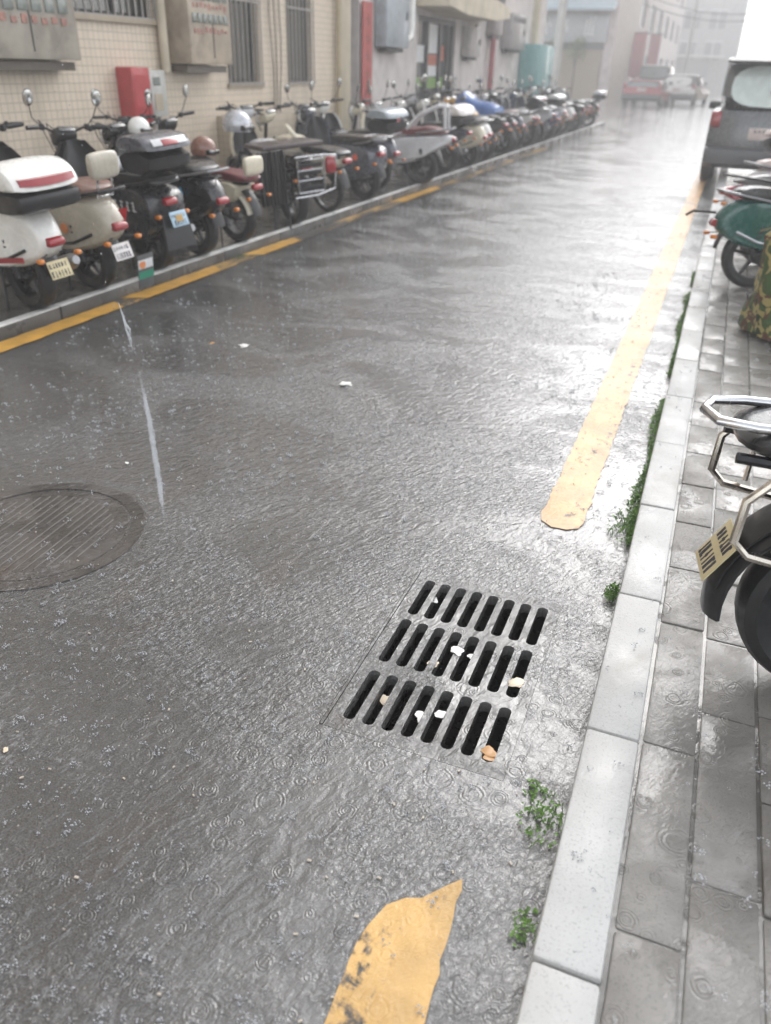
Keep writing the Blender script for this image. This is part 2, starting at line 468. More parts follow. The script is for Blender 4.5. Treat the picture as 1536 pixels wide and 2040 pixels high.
# ------------------------------------------------------------------ splashes (uncountable)
def splashes():
    b = MB(); rnd = random.Random(3)
    cl = [(rnd.uniform(-3.6, -.1), .5+12*rnd.random()**1.5) for _ in range(150)]
    def blob(p, e):
        b.add([(p[0]+e, p[1], p[2]), (p[0]-e*.6, p[1]+e*.8, p[2]), (p[0]-e*.6, p[1]-e*.8, p[2]), (p[0], p[1], p[2]+1.3*e), (p[0], p[1], p[2]-.8*e)],
              [(0, 1, 3), (1, 2, 3), (2, 0, 3), (1, 0, 4), (2, 1, 4), (0, 2, 4)])
    for _ in range(6500):
        if rnd.random() < .6:
            q = rnd.choice(cl); x = q[0]+rnd.gauss(0, .18); y = q[1]+rnd.gauss(0, .14)
        else:
            y = .5+13*rnd.random()**1.7; x = rnd.uniform(-3.6, .5)
        if x > .5 or x < -3.6 or y < .4 or abs(x-KX) < .012: continue
        z = .0 if x < KX else SZ
        if GX0 < x < GX1 and GY0 < y < GY1: continue
        s = rnd.uniform(.35, 1.2)**1.6
        r = .0095*s+.002; fl = rnd.uniform(.5, 1.)
        for j in range(rnd.randint(5, 6+int(9*s))):
            a = rnd.random()*6.28; q = r*rnd.random()**.6; e = rnd.uniform(.0007, .0024)*(.5+.8*s)
            blob((x+q*math.cos(a), y+q*math.sin(a), z+e*.7+fl*r*max(0, 1-(q/r)**2*rnd.uniform(.5, 1))*rnd.uniform(.1, 1.3)), e)
    m, nt, bs = new_mat('splash_water')
    bs.inputs['Base Color'].default_value = (.66, .68, .71, 1); bs.inputs['Roughness'].default_value = .2
    bs.inputs['IOR'].default_value = 1.33; bs.inputs['Alpha'].default_value = .75
    o = b.build('rain_splashes', m, angle=180); tag(o, 'small crown splashes of heavy rain on the road', None, None, 'stuff')
splashes()

def flecks():
    b = MB(); rnd = random.Random(11)
    for _ in range(420):
        y = .5+6*rnd.random()**1.6; x = rnd.uniform(-3.2, -.06)
        if GX0 < x < GX1 and GY0 < y < GY1: continue
        s = rnd.uniform(.0015, .0042); a = rnd.random()*6.28
        b.box((x, y, .003), (s*2.2, s*1.2, .003), rz=a)
    tag(b.build('grit', mat('pale_grit', (.42, .37, .31), .5), smooth=False), 'pale grit and leaf flecks on the road', None, None, 'stuff')
flecks()

# falling water from an overhead gutter
def stream():
    rnd = random.Random(5)
    path = [(-1.68, 2.1, .0), (-1.695, 2.1, .3), (-1.715, 2.1, .63), (-1.755, 2.1, .80), (-1.82, 2.1, 1.2), (-1.88, 2.1, 1.51), (-1.95, 2.1, 1.75), (-2.05, 2.1, 2.2)]
    def at(z):
        for i in range(len(path)-1):
            a, c = path[i], path[i+1]
            if a[2] <= z <= c[2]:
                t = (z-a[2])/(c[2]-a[2]); return Vector((a[0]+(c[0]-a[0])*t, 2.1, z))
        return Vector(path[-1])
    b = MB()
    for z0, z1, r in ((.0, .57, .012), (.64, .80, .008)):
        for k in range(4):
            n = max(6, int((z1-z0)/.022)); pts = []; rr = []
            ph = rnd.random()*6
            for i in range(n+1):
                t = i/n; p = at(z0+.03*k+(z1-z0-.06*k)*t)
                p.x += rnd.uniform(-.0012, .0012)+(k-1.5)*.0042+.002*math.sin(t*5+ph); p.y += .003*math.cos(t*3+ph)
                pts.append(p); rr.append(max(.0006, r*.5*min(1, 6*t+.2, 4*(1-t)+.1)*rnd.uniform(.35, 1.2)))
            b.tube(pts, rr, 6)
    for _ in range(60):
        z = rnd.uniform(0, 1.75)**1.2; p = at(z); e = rnd.uniform(.001, .003)
        b.lathe([(e*.3, -e), (e, 0), (e*.3, e)], (p.x+rnd.gauss(0, .02), p.y+rnd.gauss(0, .02), p.z), 'Z', 6)
    m, nt, bs = new_mat('falling_water')
    bs.inputs['Base Color'].default_value = (.8, .83, .86, 1); bs.inputs['Roughness'].default_value = .12; bs.inputs['IOR'].default_value = 1.33
    bs.inputs['Alpha'].default_value = .26
    tag(b.build('falling_water', m), 'broken white stream of roof water falling onto the road', 'water stream')
stream()

# ------------------------------------------------------------------ litter and petals
def petal(x, y, z, s, m, label, cat='petal', k=0):
    b = MB(); rnd = random.Random(k+40)
    for j in range(3):
        a = rnd.random()*6.28; n = 8; rings = []
        for i in range(5):
            t = i/4; w = s*.42*math.sin(PI*(.1+.8*t))*rnd.uniform(.75, 1.1); zz = s*.10*math.sin(t*2.2+j)
            rings.append([((t-.5)*s*1.1, w*math.cos(q*2*PI/n), zz+.05*s+w*.09*math.sin(q*2*PI/n)+rnd.uniform(-.03, .03)*s) for q in range(n)])
        b.T = Matrix.Translation((x+rnd.uniform(-.2, .2)*s, y+rnd.uniform(-.2, .2)*s, z+.002)) @ Matrix.Rotation(a, 4, 'Z')
        b.skin(rings)
    tag(b.build('fallen_'+cat.replace(' ', '_'), m), label, cat)
PW = mat('white_petal', (.80, .79, .76), .5); PC = mat('cream_petal', (.66, .56, .42), .5); PO = mat('orange_leaf', (.48, .24, .07), .5)
petal(-2.47, 4.02, 0, .052, PW, 'farther of the two white petals lying in the middle of the road', k=1)
petal(-1.64, 3.68, 0, .058, PW, 'nearer white petal alone on the road, right of centre', k=2)
petal(-2.67, 3.98, 0, .03, PO, 'small tan leaf beside the far white petal', 'leaf', 3)
petal(-1.36, .98, 0, .014, PC, 'tiny cream petal on the road left of the near yellow line end', k=4)
petal(-.565, 1.47+.07, -.03, .036, PC, 'cream petal in the leftmost slot of the nearest grate row', k=5)
petal(-.49, 1.72, -.012, .032, PC, 'cream petal across the second slot of the middle grate row', k=6)
petal(-.445, 1.79, -.002, .036, PW, 'white petal on the fourth slot of the middle grate row', k=7)
petal(-.395, 1.79, -.01, .026, PW, 'white petal in the fifth slot of the middle grate row', k=8)
petal(-.245, 1.725, -.006, .042, PC, 'pale yellow petal in the rightmost slot of the middle grate row', k=9)
petal(-.25, 1.435, -.006, .040, PO, 'orange brown leaf in the rightmost slot of the nearest grate row', 'leaf', 10)
petal(-.455, 1.50, -.012, .030, PW, 'white petal in the fourth slot of the nearest grate row', k=11)
petal(-.405, 1.53, -.012, .028, PW, 'white petal in the fifth slot of the nearest grate row', k=12)
petal(-.60, 2.03, -.02, .03, PW, 'white petal in the leftmost slot of the farthest grate row', k=13)
petal(-2.1, 2.42, 0, .018, PW, 'tiny white scrap of paper on the road beyond the manhole', 'paper scrap', 14)
petal(-1.83, .97+.25, 0, .014, PW, 'tiny white scrap on the road at lower left', 'paper scrap', 15)

# ------------------------------------------------------------------ weeds
LEAF = mat('weed_leaf', (.13, .25, .05), .45, var=.4, scale=30, coat=.2)
def tuft(x, y, n, r, h, label, k):
    b = MB(); rnd = random.Random(k)
    for _ in range(n):
        a = rnd.random()*6.28; d = r*rnd.random()**.7; px, py = x+d*math.cos(a)*.6, y+d*math.sin(a)
        if px > KX-.004: px = KX-.004-rnd.random()*.02
        hh = h*rnd.uniform(.3, 1)*(1-.5*d/r); l = rnd.uniform(.005, .013); t = rnd.random()*6.28; tl = rnd.uniform(-.5, .8)
        c, s_ = math.cos(t), math.sin(t); w = l*.42
        b.add([(px, py, hh*.7), (px+c*l*.5-s_*w, py+s_*l*.5+c*w, hh+l*tl*.4), (px+c*l, py+s_*l, hh+l*tl*.5), (px+c*l*.5+s_*w, py+s_*l*.5-c*w, hh+l*tl*.4)], [(0, 1, 2, 3)])
        if rnd.random() < .3: b.tube([(px+rnd.uniform(-.01, .01), py, 0), (px, py, hh*.7)], .0012, 4)
    tag(b.build('weed_tuft', LEAF, smooth=False), label, 'weed', 'weeds growing along the right kerb')
tuft(-.065, 1.02, 60, .05, .02, 'small weed tuft at the kerb foot closest to the camera', 21)
tuft(-.085, 1.29, 130, .09, .035, 'weed tuft beside the kerb just past the near yellow line end', 22)
tuft(-.12, 1.37, 45, .035, .02, 'tiny weed sprig standing off the kerb, below the grate corner', 27)
tuft(-.05, 2.26, 120, .05, .05, 'round weed tuft at the kerb just behind the drain grate', 23)
tuft(-.055, 2.74, 220, .14, .05, 'spreading weed tuft at the kerb beside the end of the long yellow line', 24)
def strip(y0, y1, n, k):
    b = MB(); rnd = random.Random(k)
    for _ in range(n):
        t = rnd.random(); y = y0+(y1-y0)*t; w = .01+.04*(.5+.5*math.sin(y*7))*(.6+.4*math.sin(y*2.3))
        if math.sin(y*5.1+1)+math.sin(y*2.7) < -1.0: continue
        px = KX-.003-w*rnd.random()**1.6; h = rnd.uniform(.003, .04)*(1-.5*(KX-px)/.07); l = rnd.uniform(.006, .016); a = rnd.random()*6.28; c, s_ = math.cos(a), math.sin(a); q = l*.42
        b.add([(px, y, h*.6), (px+c*l*.5-s_*q, y+s_*l*.5+c*q, h), (px+c*l, y+s_*l, h+rnd.uniform(-.006, .008)), (px+c*l*.5+s_*q, y+s_*l*.5-c*q, h)], [(0, 1, 2, 3)])
    for i, v in enumerate(b.v):
        if v.x > KX-.001: v.x = KX-.001
    tag(b.build('kerb_weeds', LEAF, smooth=False), 'strip of low green weeds along the right kerb foot', None, None, 'stuff')
strip(2.6, 7.4, 3600, 31)
tuft(LX+.05, 6.15, 60, .1, .03, 'weed tuft at the foot of the left kerb behind the cream rear mudguard', 25)
tuft(LX+.05, 17.5, 80, .5, .05, 'low weeds at the far end of the left kerb', 26)

# ------------------------------------------------------------------ vehicles: parts
def wheel(t, x, Rw, w, spoked=False, rimm=None, S=None):
    T = S if S is not None else Matrix.Identity(4)
    b = MB(); b.T = T; n = 36; h = w/2
    prof = []
    pr = [(Rw-.62*w, -h*.75), (Rw-.35*w, -h), (Rw-.12*w, -h*.86), (Rw-.02*w, -h*.5), (Rw, 0), (Rw-.02*w, h*.5), (Rw-.12*w, h*.86), (Rw-.35*w, h), (Rw-.62*w, h*.75)]
    rings = [[(x+r*math.cos(2*PI*j/n), y, Rw+r*math.sin(2*PI*j/n)) for r, y in pr] for j in range(n)]
    b.skin(rings, loop=True)
    tyre = b.build('wheel', RUBBER(), t)
    b = MB(); b.T = T; ri = Rw-.60*w
    pr2 = [(ri+.004, -h*.78), (ri-.018, -h*.7), (ri-.022, 0), (ri-.018, h*.7), (ri+.004, h*.78), (ri+.006, 0)]
    b.skin([[(x+r*math.cos(2*PI*j/n), y, Rw+r*math.sin(2*PI*j/n)) for r, y in pr2] for j in range(n)], loop=True)
    b.lathe([(.02, -h*1.1), (.035, -h*.8), (.045, 0), (.035, h*.8), (.02, h*1.1)], (x, 0, Rw), 'Y', 14)
    if spoked:
        for j in range(18):
            a = 2*PI*j/18; s = 1 if j % 2 else -1
            b.tube([(x+.03*math.cos(a+.4*s), s*h*.6, Rw+.03*math.sin(a+.4*s)), (x+ri*math.cos(a), 0, Rw+ri*math.sin(a))], .0022, 4)
    else:
        for j in range(5):
            a = 2*PI*j/5+.3
            b.tube([(x+.03*math.cos(a), 0, Rw+.03*math.sin(a)), (x+(ri-.01)*math.cos(a+.12), 0, Rw+(ri-.01)*math.sin(a+.12))], [.02, .013], 6)
    b.build('rim', rimm or mat('dark_rim', (.04, .04, .043), .35, .6), tyre)
    return tyre

def mirror(t, base, out, S, round_=True, m=None):
    """rear-view mirror on a curved stalk: base point to head point, local coordinates"""
    b = MB(); b.T = S; p, q = Vector(base), Vector(out)
    mid = (p+q)/2+Vector((.03, .02 if q.y > 0 else -.02, -.02))
    b.tube([p, mid, q], .005, 6)
    b.T = S @ Matrix.Translation(q) @ Matrix.Rotation(R(-12), 4, 'Y') @ Matrix.Diagonal((1, .8, 1.2, 1))
    b.lathe([(.012, .028), (.045, .02), (.056, .004), (.054, 0)], (0, 0, .04), 'X', 18)
    o = b.build('mirror', m or BLACKP(), t)
    g = MB(); g.T = S @ Matrix.Translation(q) @ Matrix.Rotation(R(-12), 4, 'Y') @ Matrix.Diagonal((1, .8, 1.2, 1))
    g.lathe([(.050, -.001), (.044, -.004), (.001, -.005)], (0, 0, .04), 'X', 18)
    g.build('mirror_glass', MIRROR(), o)

def handlebar(t, S, hx, hz, hw=.34, rise=.05, back=.10, m=None):
    b = MB(); b.T = S
    b.tube([(hx-back, hw, hz+rise), (hx-back*.4, hw*.55, hz+rise), (hx, hw*.2, hz), (hx, -hw*.2, hz), (hx-back*.4, -hw*.55, hz+rise), (hx-back, -hw, hz+rise)], .011, 8)
    o = b.build('handlebar', m or DARKM(), t)
    for s in (-1, 1):
        g = MB(); g.T = S
        p0 = Vector((hx-back, s*hw, hz+rise)); d = (Vector((hx-back*.4, s*hw*.55, hz+rise))-p0).normalized()
        g.tube([p0-d*.015, p0+d*.11], .018, 10)
        g.build('grip', BLACKP(), o)
        l = MB(); l.T = S
        l.tube([p0+d*.13+Vector((.02, 0, 0)), p0+d*.10+Vector((.055, 0, -.005)), p0+Vector((.05, 0, -.01))], [.007, .006, .005], 6)
        l.box(tuple(p0+d*.15), (.05, .035, .05), bev=.008)
        l.build('brake_lever', DARKM(), o)

def plate(t, c, m, S=None, w=.17, h=.12, tilt=-20, lines=2):
    T = (S or Matrix.Identity(4)) @ Matrix.Translation(c) @ Matrix.Rotation(R(-tilt), 4, 'Y')
    b = MB(); b.T = T; b.box((0, 0, 0), (.004, w, h), bev=.0015)
    o = b.build('number_plate', m, t)
    k = MB(); k.T = T; rnd = random.Random(int(c[0]*1000+c[2]*777)+len(bpy.data.objects))
    for r_ in range(lines):
        z = h*(.22-.46*r_); y = -w*.38; ch_ = h*(.24 if r_ == 0 else .34)
        while y < w*.36:
            cw = w*rnd.uniform(.07, .11)
            k.box((-.0025, y+cw/2, z), (.0016, .006*w/.17, ch_)); 
            if rnd.random() < .7: k.box((-.0026, y+cw/2, z+ch_*rnd.choice((-.4, 0, .4))), (.0014, cw, .008*h/.12))
            if rnd.random() < .4: k.box((-.0027, y+cw, z), (.0012, .005*w/.17, ch_))
            y += cw+w*.055
    k.build('plate_characters', INK(), o, smooth=False)
    return o

def topbox(t, c, lid, base, style='angular', s=1., reflector=True):
    T = Matrix.Translation(c) @ Matrix.Scale(s, 4)
    b = MB(); b.T = T
    if style == 'round':
        b.puff([(-.21, .0), (-.23, .09), (-.21, .13), (.19, .13), (.20, .05), (.17, 0)], .22, rnd=.18)
    else:
        b.puff([(-.17, 0), (-.20, .16), (.19, .16), (.16, 0)], .21, rnd=.12, ch=1)
    o = b.build('top_box', base, t)
    l = MB(); l.T = T
    if style == 'round':
        l.puff([(-.235, .125), (-.235, .165), (-.17, .25), (-.03, .30), (.12, .275), (.20, .19), (.20, .125)], .235, rnd=.35)
    else:
        l.puff([(-.215, .163), (-.21, .20), (-.14, .265), (.08, .28), (.19, .22), (.20, .163)], .222, rnd=.22, ch=1)
    l.build('lid', lid, o)
    if reflector:
        r = MB(); r.T = T
        if style == 'round':
            rings = []
            for i in range(9):
                a = -.95+1.9*i/8; y = .20*a
                xx = -.243+.035*abs(a)**3
                rings.append([(xx, y, .165+.01*a*a), (xx+.02, y, .165), (xx+.045, y, .212), (xx+.012, y, .208)])
            r.skin(rings)
        else:
            r.box((-.197, 0, .222), (.012, .15, .05), ry=R(40), bev=.004)
        r.build('reflector', REDL(), o)
        if style != 'round':
            q = MB(); q.T = T; q.box((-.19, 0, .226), (.010, .33, .058), ry=R(40), bev=.004); q.build('lid_trim', SILVER(), o)
    return o

def marks(t, name, m, pts):
    b = MB()
    for (c, d, rz, ry) in pts: b.box(c, d, rz=rz, ry=ry)
    return b.build(name, m, t, smooth=False)

VS = .88
GRP = 'scooters parked in a row on the left pavement'
YELLOWPL = mat('cream_number_plate', (.62, .53, .31), .4); WHITEPL = mat('white_number_plate', (.74, .70, .68), .4); BLUEPL = mat('pale_blue_number_plate', (.42, .58, .70), .4)

def scooter(name, label, cat, x, y, z, head, body='retro', col=None, seat=None, shieldc=None, Rw=.24, wb=1.27, steer=8, lean=4, tb=None, back=None,
            pl=None, mir='pair', exhaust=False, spoked=False, group=GRP, flap=False, rack=None, fcol=None, hz=1.03, shield=True, rear_fender=None, extra=None, tailz=None, wcol=None, stand=True, wt=.125, tail=True, rail=True, vs=None, backz=0.):
    t = thing(name, label, cat, (x, y, z), R(head), group, R(-lean))
    t.scale = (vs or VS,)*3
    col = col or BLACKP(); seat = seat or BLACKS(); shieldc = shieldc or col; fcol = fcol or col
    rake = R(24)
    # steering assembly frame
    ax = Vector((wb-.10, 0, Rw+.18))
    S = Matrix.Translation(ax) @ Matrix.Rotation(-rake, 4, 'Y') @ Matrix.Rotation(R(steer), 4, 'Z') @ Matrix.Rotation(rake, 4, 'Y') @ Matrix.Translation(-ax)
    wheel(t, 0, Rw, wt, spoked, wcol); wheel(t, wb, Rw, wt*.92, spoked, wcol, S)
    b = MB(); b.T = S
    topx = wb-.27; topz = .86
    for s in (-1, 1): b.tube([(wb, s*.075, Rw), (wb-.06, s*.075, Rw+.22), (topx+.09, s*.07, topz-.2)], [.018, .02, .022], 8)
    b.tube([(topx+.09, 0, topz-.2), (topx, 0, hz)], .022, 8); b.box((topx+.09, 0, topz-.2), (.05, .19, .04), bev=.01)
    b.build('front_fork', DARKM(), t)
    b = MB(); b.T = S; b.arc(wb, Rw, Rw+.035, .075, 20, 165, arch=.03, taper=.9); b.build('front_mudguard', fcol, t)
    handlebar(t, S, topx, hz)
    for q, sy in enumerate((.16, .10, -.14)):
        b = MB(); b.T = S
        b.tube([(topx-.03, sy, hz+.04), (topx+.07, sy*1.1, hz+.10-.03*q), (topx+.12, sy*.6, hz-.06), (topx+.08, sy*.3, hz-.2)], .0045, 5); b.build('control_cable', BLACKP(), t)
    # head unit with dash and lamp
    b = MB(); b.T = S
    b.puff([(topx-.10, hz-.02), (topx-.08, hz+.045), (topx+.02, hz+.05), (topx+.09, hz-.02), (topx+.07, hz-.12), (topx-.03, hz-.10)], .095, rnd=.4)
    hu = b.build('handlebar_cover', shieldc if shield else BLACKP(), t)
    b = MB(); b.T = S; b.box((topx-.075, 0, hz+.035), (.06, .15, .012), ry=R(-35), bev=.003); b.build('dash_screen', GLOSSB(), hu)
    b = MB(); b.T = S; b.lathe([(.075, -.02), (.07, .03), (.04, .045), (.001, .05)], (topx+.09, 0, hz-.07), 'X', 18); b.build('headlight', LGT(), hu)
    if mir:
        for s in ((1, -1) if mir == 'pair' else ((1,) if mir == 'left' else (-1,))):
            mirror(t, (topx-.05, s*.2, hz+.05), (topx-.09, s*.30, hz+.23), S)
    hwf = lambda xx: max(.35, min(1, .55+1.1*(xx+.42)))
    if body == 'retro':
        b = MB(); b.puff([(-.34, .66), (-.42, .52), (-.30, .40), (-.05, .31), (.34, .30), (.54, .34), (.52, .55), (.44, .70), (.1, .735), (-.22, .73)], .185, rnd=.28, hwf=hwf); b.build('body_panel', col, t)
        b = MB(); b.puff([(-.26, .73), (-.30, .79), (-.16, .83), (.02, .825), (.14, .80), (.34, .80), (.48, .77), (.46, .72), (0, .715)], .155, rnd=.2, hwf=lambda xx: max(.6, min(1, 1.02-.5*max(0, xx-.15)))); b.build('seat', seat, t)
        tl = (-.40, .53)
    elif body == 'sport':
        b = MB(); b.puff([(-.50, .70), (-.52, .64), (-.30, .54), (-.02, .36), (.30, .28), (.56, .30), (.56, .52), (.46, .66), (.0, .70), (-.3, .715)], .175, rnd=.22, ch=1, hwf=lambda xx: max(.32, min(1, .45+1.0*(xx+.52)))); b.build('body_panel', col, t)
        b = MB(); b.puff([(-.40, .725), (-.42, .77), (-.1, .83), (.02, .79), (.34, .79), (.50, .75), (.46, .69), (-.1, .70)], .15, rnd=.2, hwf=lambda xx: max(.5, min(1, .8+.6*(xx+.3)))); b.build('seat', seat, t)
        tl = (-.50, .66)
    elif body == 'box':
        b = MB(); b.puff([(-.20, .70), (-.30, .60), (-.24, .34), (.0, .26), (.40, .26), (.52, .34), (.50, .66), (.3, .72)], .20, rnd=.12, ch=1); b.build('body_panel', col, t)
        b = MB(); b.puff([(-.34, .715), (-.34, .79), (-.1, .81), (.45, .80), (.52, .75), (.48, .70)], .15, rnd=.2); b.build('seat', seat, t)
        tl = (-.31, .60)
    else:   # cafe: open frame
        b = MB()
        for s in (-1, 1):
            b.tube([(-.35, s*.10, .66), (.1, s*.10, .63), (.42, s*.10, .62), (.86, s*.04, .80)], .014, 8)
            b.tube([(0, s*.085, Rw), (.32, s*.09, .34), (.72, s*.09, .28), (.88, s*.04, .72)], .016, 8)
            b.tube([(0, s*.10, Rw), (-.08, s*.12, .62)], [.022, .018], 8)
        b.build('frame', DARKM(), t)
        b = MB(); b.puff([(.18, .30), (.20, .56), (.62, .58), (.76, .42), (.66, .26), (.3, .24)], .13, rnd=.2, ch=1); b.build('engine', DARKM(), t)
        b = MB(); b.puff([(-.22, .66), (-.16, .48), (.02, .42), (.30, .58), (.28, .645)], .15, rnd=.14, ch=1); b.build('side_panel', col, t)
        b = MB(); b.puff([(.30, .64), (.34, .80), (.55, .86), (.80, .82), (.86, .74), (.7, .66)], .13, rnd=.4); b.build('fuel_tank', shieldc, t)
        b = MB(); b.puff([(-.34, .66), (-.36, .72), (-.1, .755), (.2, .75), (.34, .76), (.34, .68), (.0, .66)], .13, rnd=.22); b.build('seat', seat, t)
        tl = (-.38, .62)
    if body != 'cafe':
        b = MB(); b.puff([(.48, .27), (.48, .335), (.80, .345), (.90, .50), (.935, .50), (.86, .29), (.7, .26)], .165, rnd=.06, ch=1); b.build('floorboard', DARKM(), t)
        if shield:
            b = MB(); b.shield([(.88, .30, .10), (.91, .42, .20), (.94, .58, .245), (.955, .74, .245), (.965, .87, .21), (.975, .97, .12)], .05, .085); b.build('front_shield', shieldc, t)
            b = MB(); b.shield([(.82, .36, .09), (.855, .48, .17), (.885, .64, .21), (.90, .78, .20), (.915, .90, .14), (.93, .98, .07)], .012, .06); b.build('inner_shield', BLACKP(), t)
        for sy in (-1, 1):
            b = MB(); xs_ = [(-.22, .44), (-.05, .37), (.15, .335), (.34, .33), (.50, .36)]
            hf = {'retro': .185, 'sport': .175, 'box': .20}[body]
            b.tube([(px, sy*(hf*(hwf(px) if body == 'retro' else 1)*(.93 if px < .4 else .9)), pz+.03) for px, pz in xs_], .012, 6); b.build('trim_strip', BLACKP() if random.random() < .6 else CHROME(), t)
        b = MB()
        b.puff([(-.05, Rw-.05), (-.08, Rw+.05), (.3, .42), (.5, .36), (.45, .25), (.1, Rw-.07)], .045, y0=-.10, rnd=.2); b.build('swing_arm', DARKM(), t)
        for s in (-1, 1):
            b = MB()
            b.tube([(-.06, s*.12, Rw+.02), (-.02, s*.13, .52)], .022, 10)
            for q in range(6): b.lathe([(.036, -.006), (.036, .006)], (-.055+.006*q, s*.121, Rw+.06+.035*q), 'Z', 12)
            b.build('shock_absorber', mat('shock_dark', (.05, .05, .055), .35, .7), t)
    if rear_fender is not None:
        b = MB(); b.arc(0, Rw, Rw+.045, .085, 20, 168, arch=.04); b.build('rear_mudguard', rear_fender, t)
    b = MB(); b.arc(-.0, Rw, Rw+.09, .07, 95, 172, arch=.012, taper=.9); b.build('number_plate_holder', BLACKP(), t)
    if tail:
        b = MB(); b.puff([(tl[0]-.028, tl[1]-.04), (tl[0]-.025, tl[1]+.02), (tl[0]+.04, tl[1]+.035), (tl[0]+.06, tl[1]-.03)], .062, rnd=.25, ch=2); b.build('tail_light', REDL(), t)
    for s in ((-1, 1) if tail else ()):
        b = MB(); b.tube([(tl[0]+.06, s*.05, tl[1]-.09), (tl[0]+.02, s*.14, tl[1]-.10)], .006, 6); o = b.build('indicator_stalk', BLACKP(), t)
        b = MB(); b.puff([(tl[0]-.03, tl[1]-.125), (tl[0]-.03, tl[1]-.085), (tl[0]+.03, tl[1]-.09), (tl[0]+.03, tl[1]-.12)], .019, y0=s*.15, rnd=.4); b.build('indicator', ORANGEL(), o)
    if pl is not None: plate(t, (-.375, 0, .34) if not flap else (-.385, 0, .47), pl, tilt=-18)
    # grab rail
    b = MB()
    if rail and body in ('retro', 'box', 'sport'):
        zz = .74 if body != 'sport' else .76; xb = tl[0]+.02
        b.tube([(.05, .165, zz-.03), (-.2, .17, zz+.01), (xb, .12, zz+.04), (xb-.03, 0, zz+.045), (xb, -.12, zz+.04), (-.2, -.17, zz+.01), (.05, -.165, zz-.03)], .012, 8)
        b.build('grab_rail', ALLOY() if random.random() < .5 else BLACKP(), t)
    if back is not None:
        b = MB(); b.puff([(-.365, .84+backz), (-.375, 1.0+backz), (-.35, 1.04+backz), (-.305, 1.03+backz), (-.30, .86+backz)], .125, rnd=.25); o = b.build('backrest', back, t)
        b = MB(); b.tube([(-.33, .06, .87+backz), (-.32, .07, .80+backz), (-.30, .07, .73+backz*.6), (-.30, -.07, .73+backz*.6), (-.32, -.07, .80+backz), (-.33, -.06, .87+backz)], .009, 6); b.build('backrest_post', CHROME(), o)
    if exhaust:
        b = MB(); b.tube([(.3, -.13, .25), (.12, -.15, .24), (.02, -.165, .25)], .018, 8); b.tube([(.02, -.165, .25), (-.05, -.17, .27), (-.28, -.175, .34), (-.33, -.175, .355)], [.03, .052, .056, .03], 14)
        b.build('exhaust', ALLOY(), t)
    if flap:
        b = MB(); rings = []
        for i in range(9):
            q = i/8; hw_ = .13+.03*q; rings.append([(-.33-.05*q, -hw_, .50-.27*q), (-.33-.05*q, hw_, .50-.27*q), (-.322-.05*q, hw_, .50-.27*q), (-.322-.05*q, -hw_, .50-.27*q)])
        b.skin(rings)
        for j in range(22): b.box((-.378, -.152+j*.0145, .215+random.uniform(-.012, .004)), (.004, .008, .05))
        b.build('mud_flap', BLACKP(), t, smooth=False)
    if stand:
        b = MB()
        for s in (-1, 1): b.tube([(.22, s*.07, .30), (.12, s*.16, .02), (.10, s*.18, .012)], .011, 6)
        b.tube([(.17, -.115, .16), (.17, .115, .16)], .009, 6); b.build('centre_stand', DARKM(), t)
    if tb: topbox(t, *tb)
    if rack:
        b = MB(); xb = -.52 if rack is True else rack
        b.tube([(.0, .12, .80), (xb+.05, .13, .815), (xb, .08, .815), (xb-.01, 0, .815), (xb, -.08, .815), (xb+.05, -.13, .815), (.0, -.12, .80)], .009, 8)
        for q in (.04, -.04): b.tube([(0, q, .805), (xb, q, .815)], .007, 6)
        b.tube([(-.12, .12, .81), (-.12, -.12, .81)], .007, 6); b.tube([(-.3, .12, .81), (-.3, -.12, .81)], .007, 6)
        b.build('rear_rack', CHROME(), t)
    if extra: extra(t)
    return t

def M_(name, c, **k): return mat(name, c, **k)

# ---- 1: white scooter with the round white top box
def ex1(t):
    marks(t, 'side_stripe', REDL(), [((-.1, .187, .40), (.34, .006, .035), 0, R(8))])
scooter('motor_scooter', 'white scooter with round white top box, leftmost in the parked row', 'scooter', -3.93, 3.92, PZ, 168, 'retro', WHITEP(), BLACKS(), BLACKP(), exhaust=True,
        tb=((-.24, 0, .72), WHITEP(), BLACKP(), 'round', 1.08), pl=YELLOWPL, extra=ex1, steer=15)
# ---- 2: beige scooter with backrest
FLAPG = mat('green_sticker', (.02, .25, .15), .4); ORG = mat('orange_sticker', (.70, .24, .08), .4)
def ex2(t):
    b = MB(); b.lathe([(.038, 0), (.036, .006), (.001, .007)], (0, 0, 0), 'Y', 20)
    for v in b.v: v.x += .02; v.y += .175; v.z += .50
    b.build('round_badge', ORG, t)
    b = MB(); b.add([(-.465+.005, .04, .66), (-.47, -.04, .66), (-.47, 0, .57), (-.455, .04, .655), (-.455, -.04, .655), (-.455, 0, .575)], [(0, 1, 2), (3, 5, 4), (0, 3, 4, 1), (1, 4, 5, 2), (2, 5, 3, 0)]); 
    b.build('tail_badge', REDL(), t, smooth=False)
    b = MB(); b.box((-.41, -.16, .16), (.006, .16, .26), bev=.002, ry=R(-8)); f = b.build('sticker_flap', mat('grey_mud_flap', (.10, .10, .10), .5), t)
    b = MB(); b.box((-.419, -.16, .215), (.004, .15, .07), ry=R(-8)); b.build('white_sticker', LGT(), f, smooth=False)
    b = MB(); b.lathe([(.032, -.001), (.03, .002)], (-.423, -.125, .215), 'X', 14); b.build('orange_sticker', ORG, f)
    b = MB(); b.box((-.409, -.16, .13), (.004, .15, .055), ry=R(-8)); b.build('green_sticker', FLAPG, f, smooth=False)
scooter('motor_scooter', 'beige scooter with a backrest, brown seat and a long sticker flap', 'scooter', -3.93, 4.50, PZ, 170, 'retro', BEIGE(), BROWNS(), BLACKP(), back=BEIGE(), pl=WHITEPL, extra=ex2, steer=10, mir=None, Rw=.235)
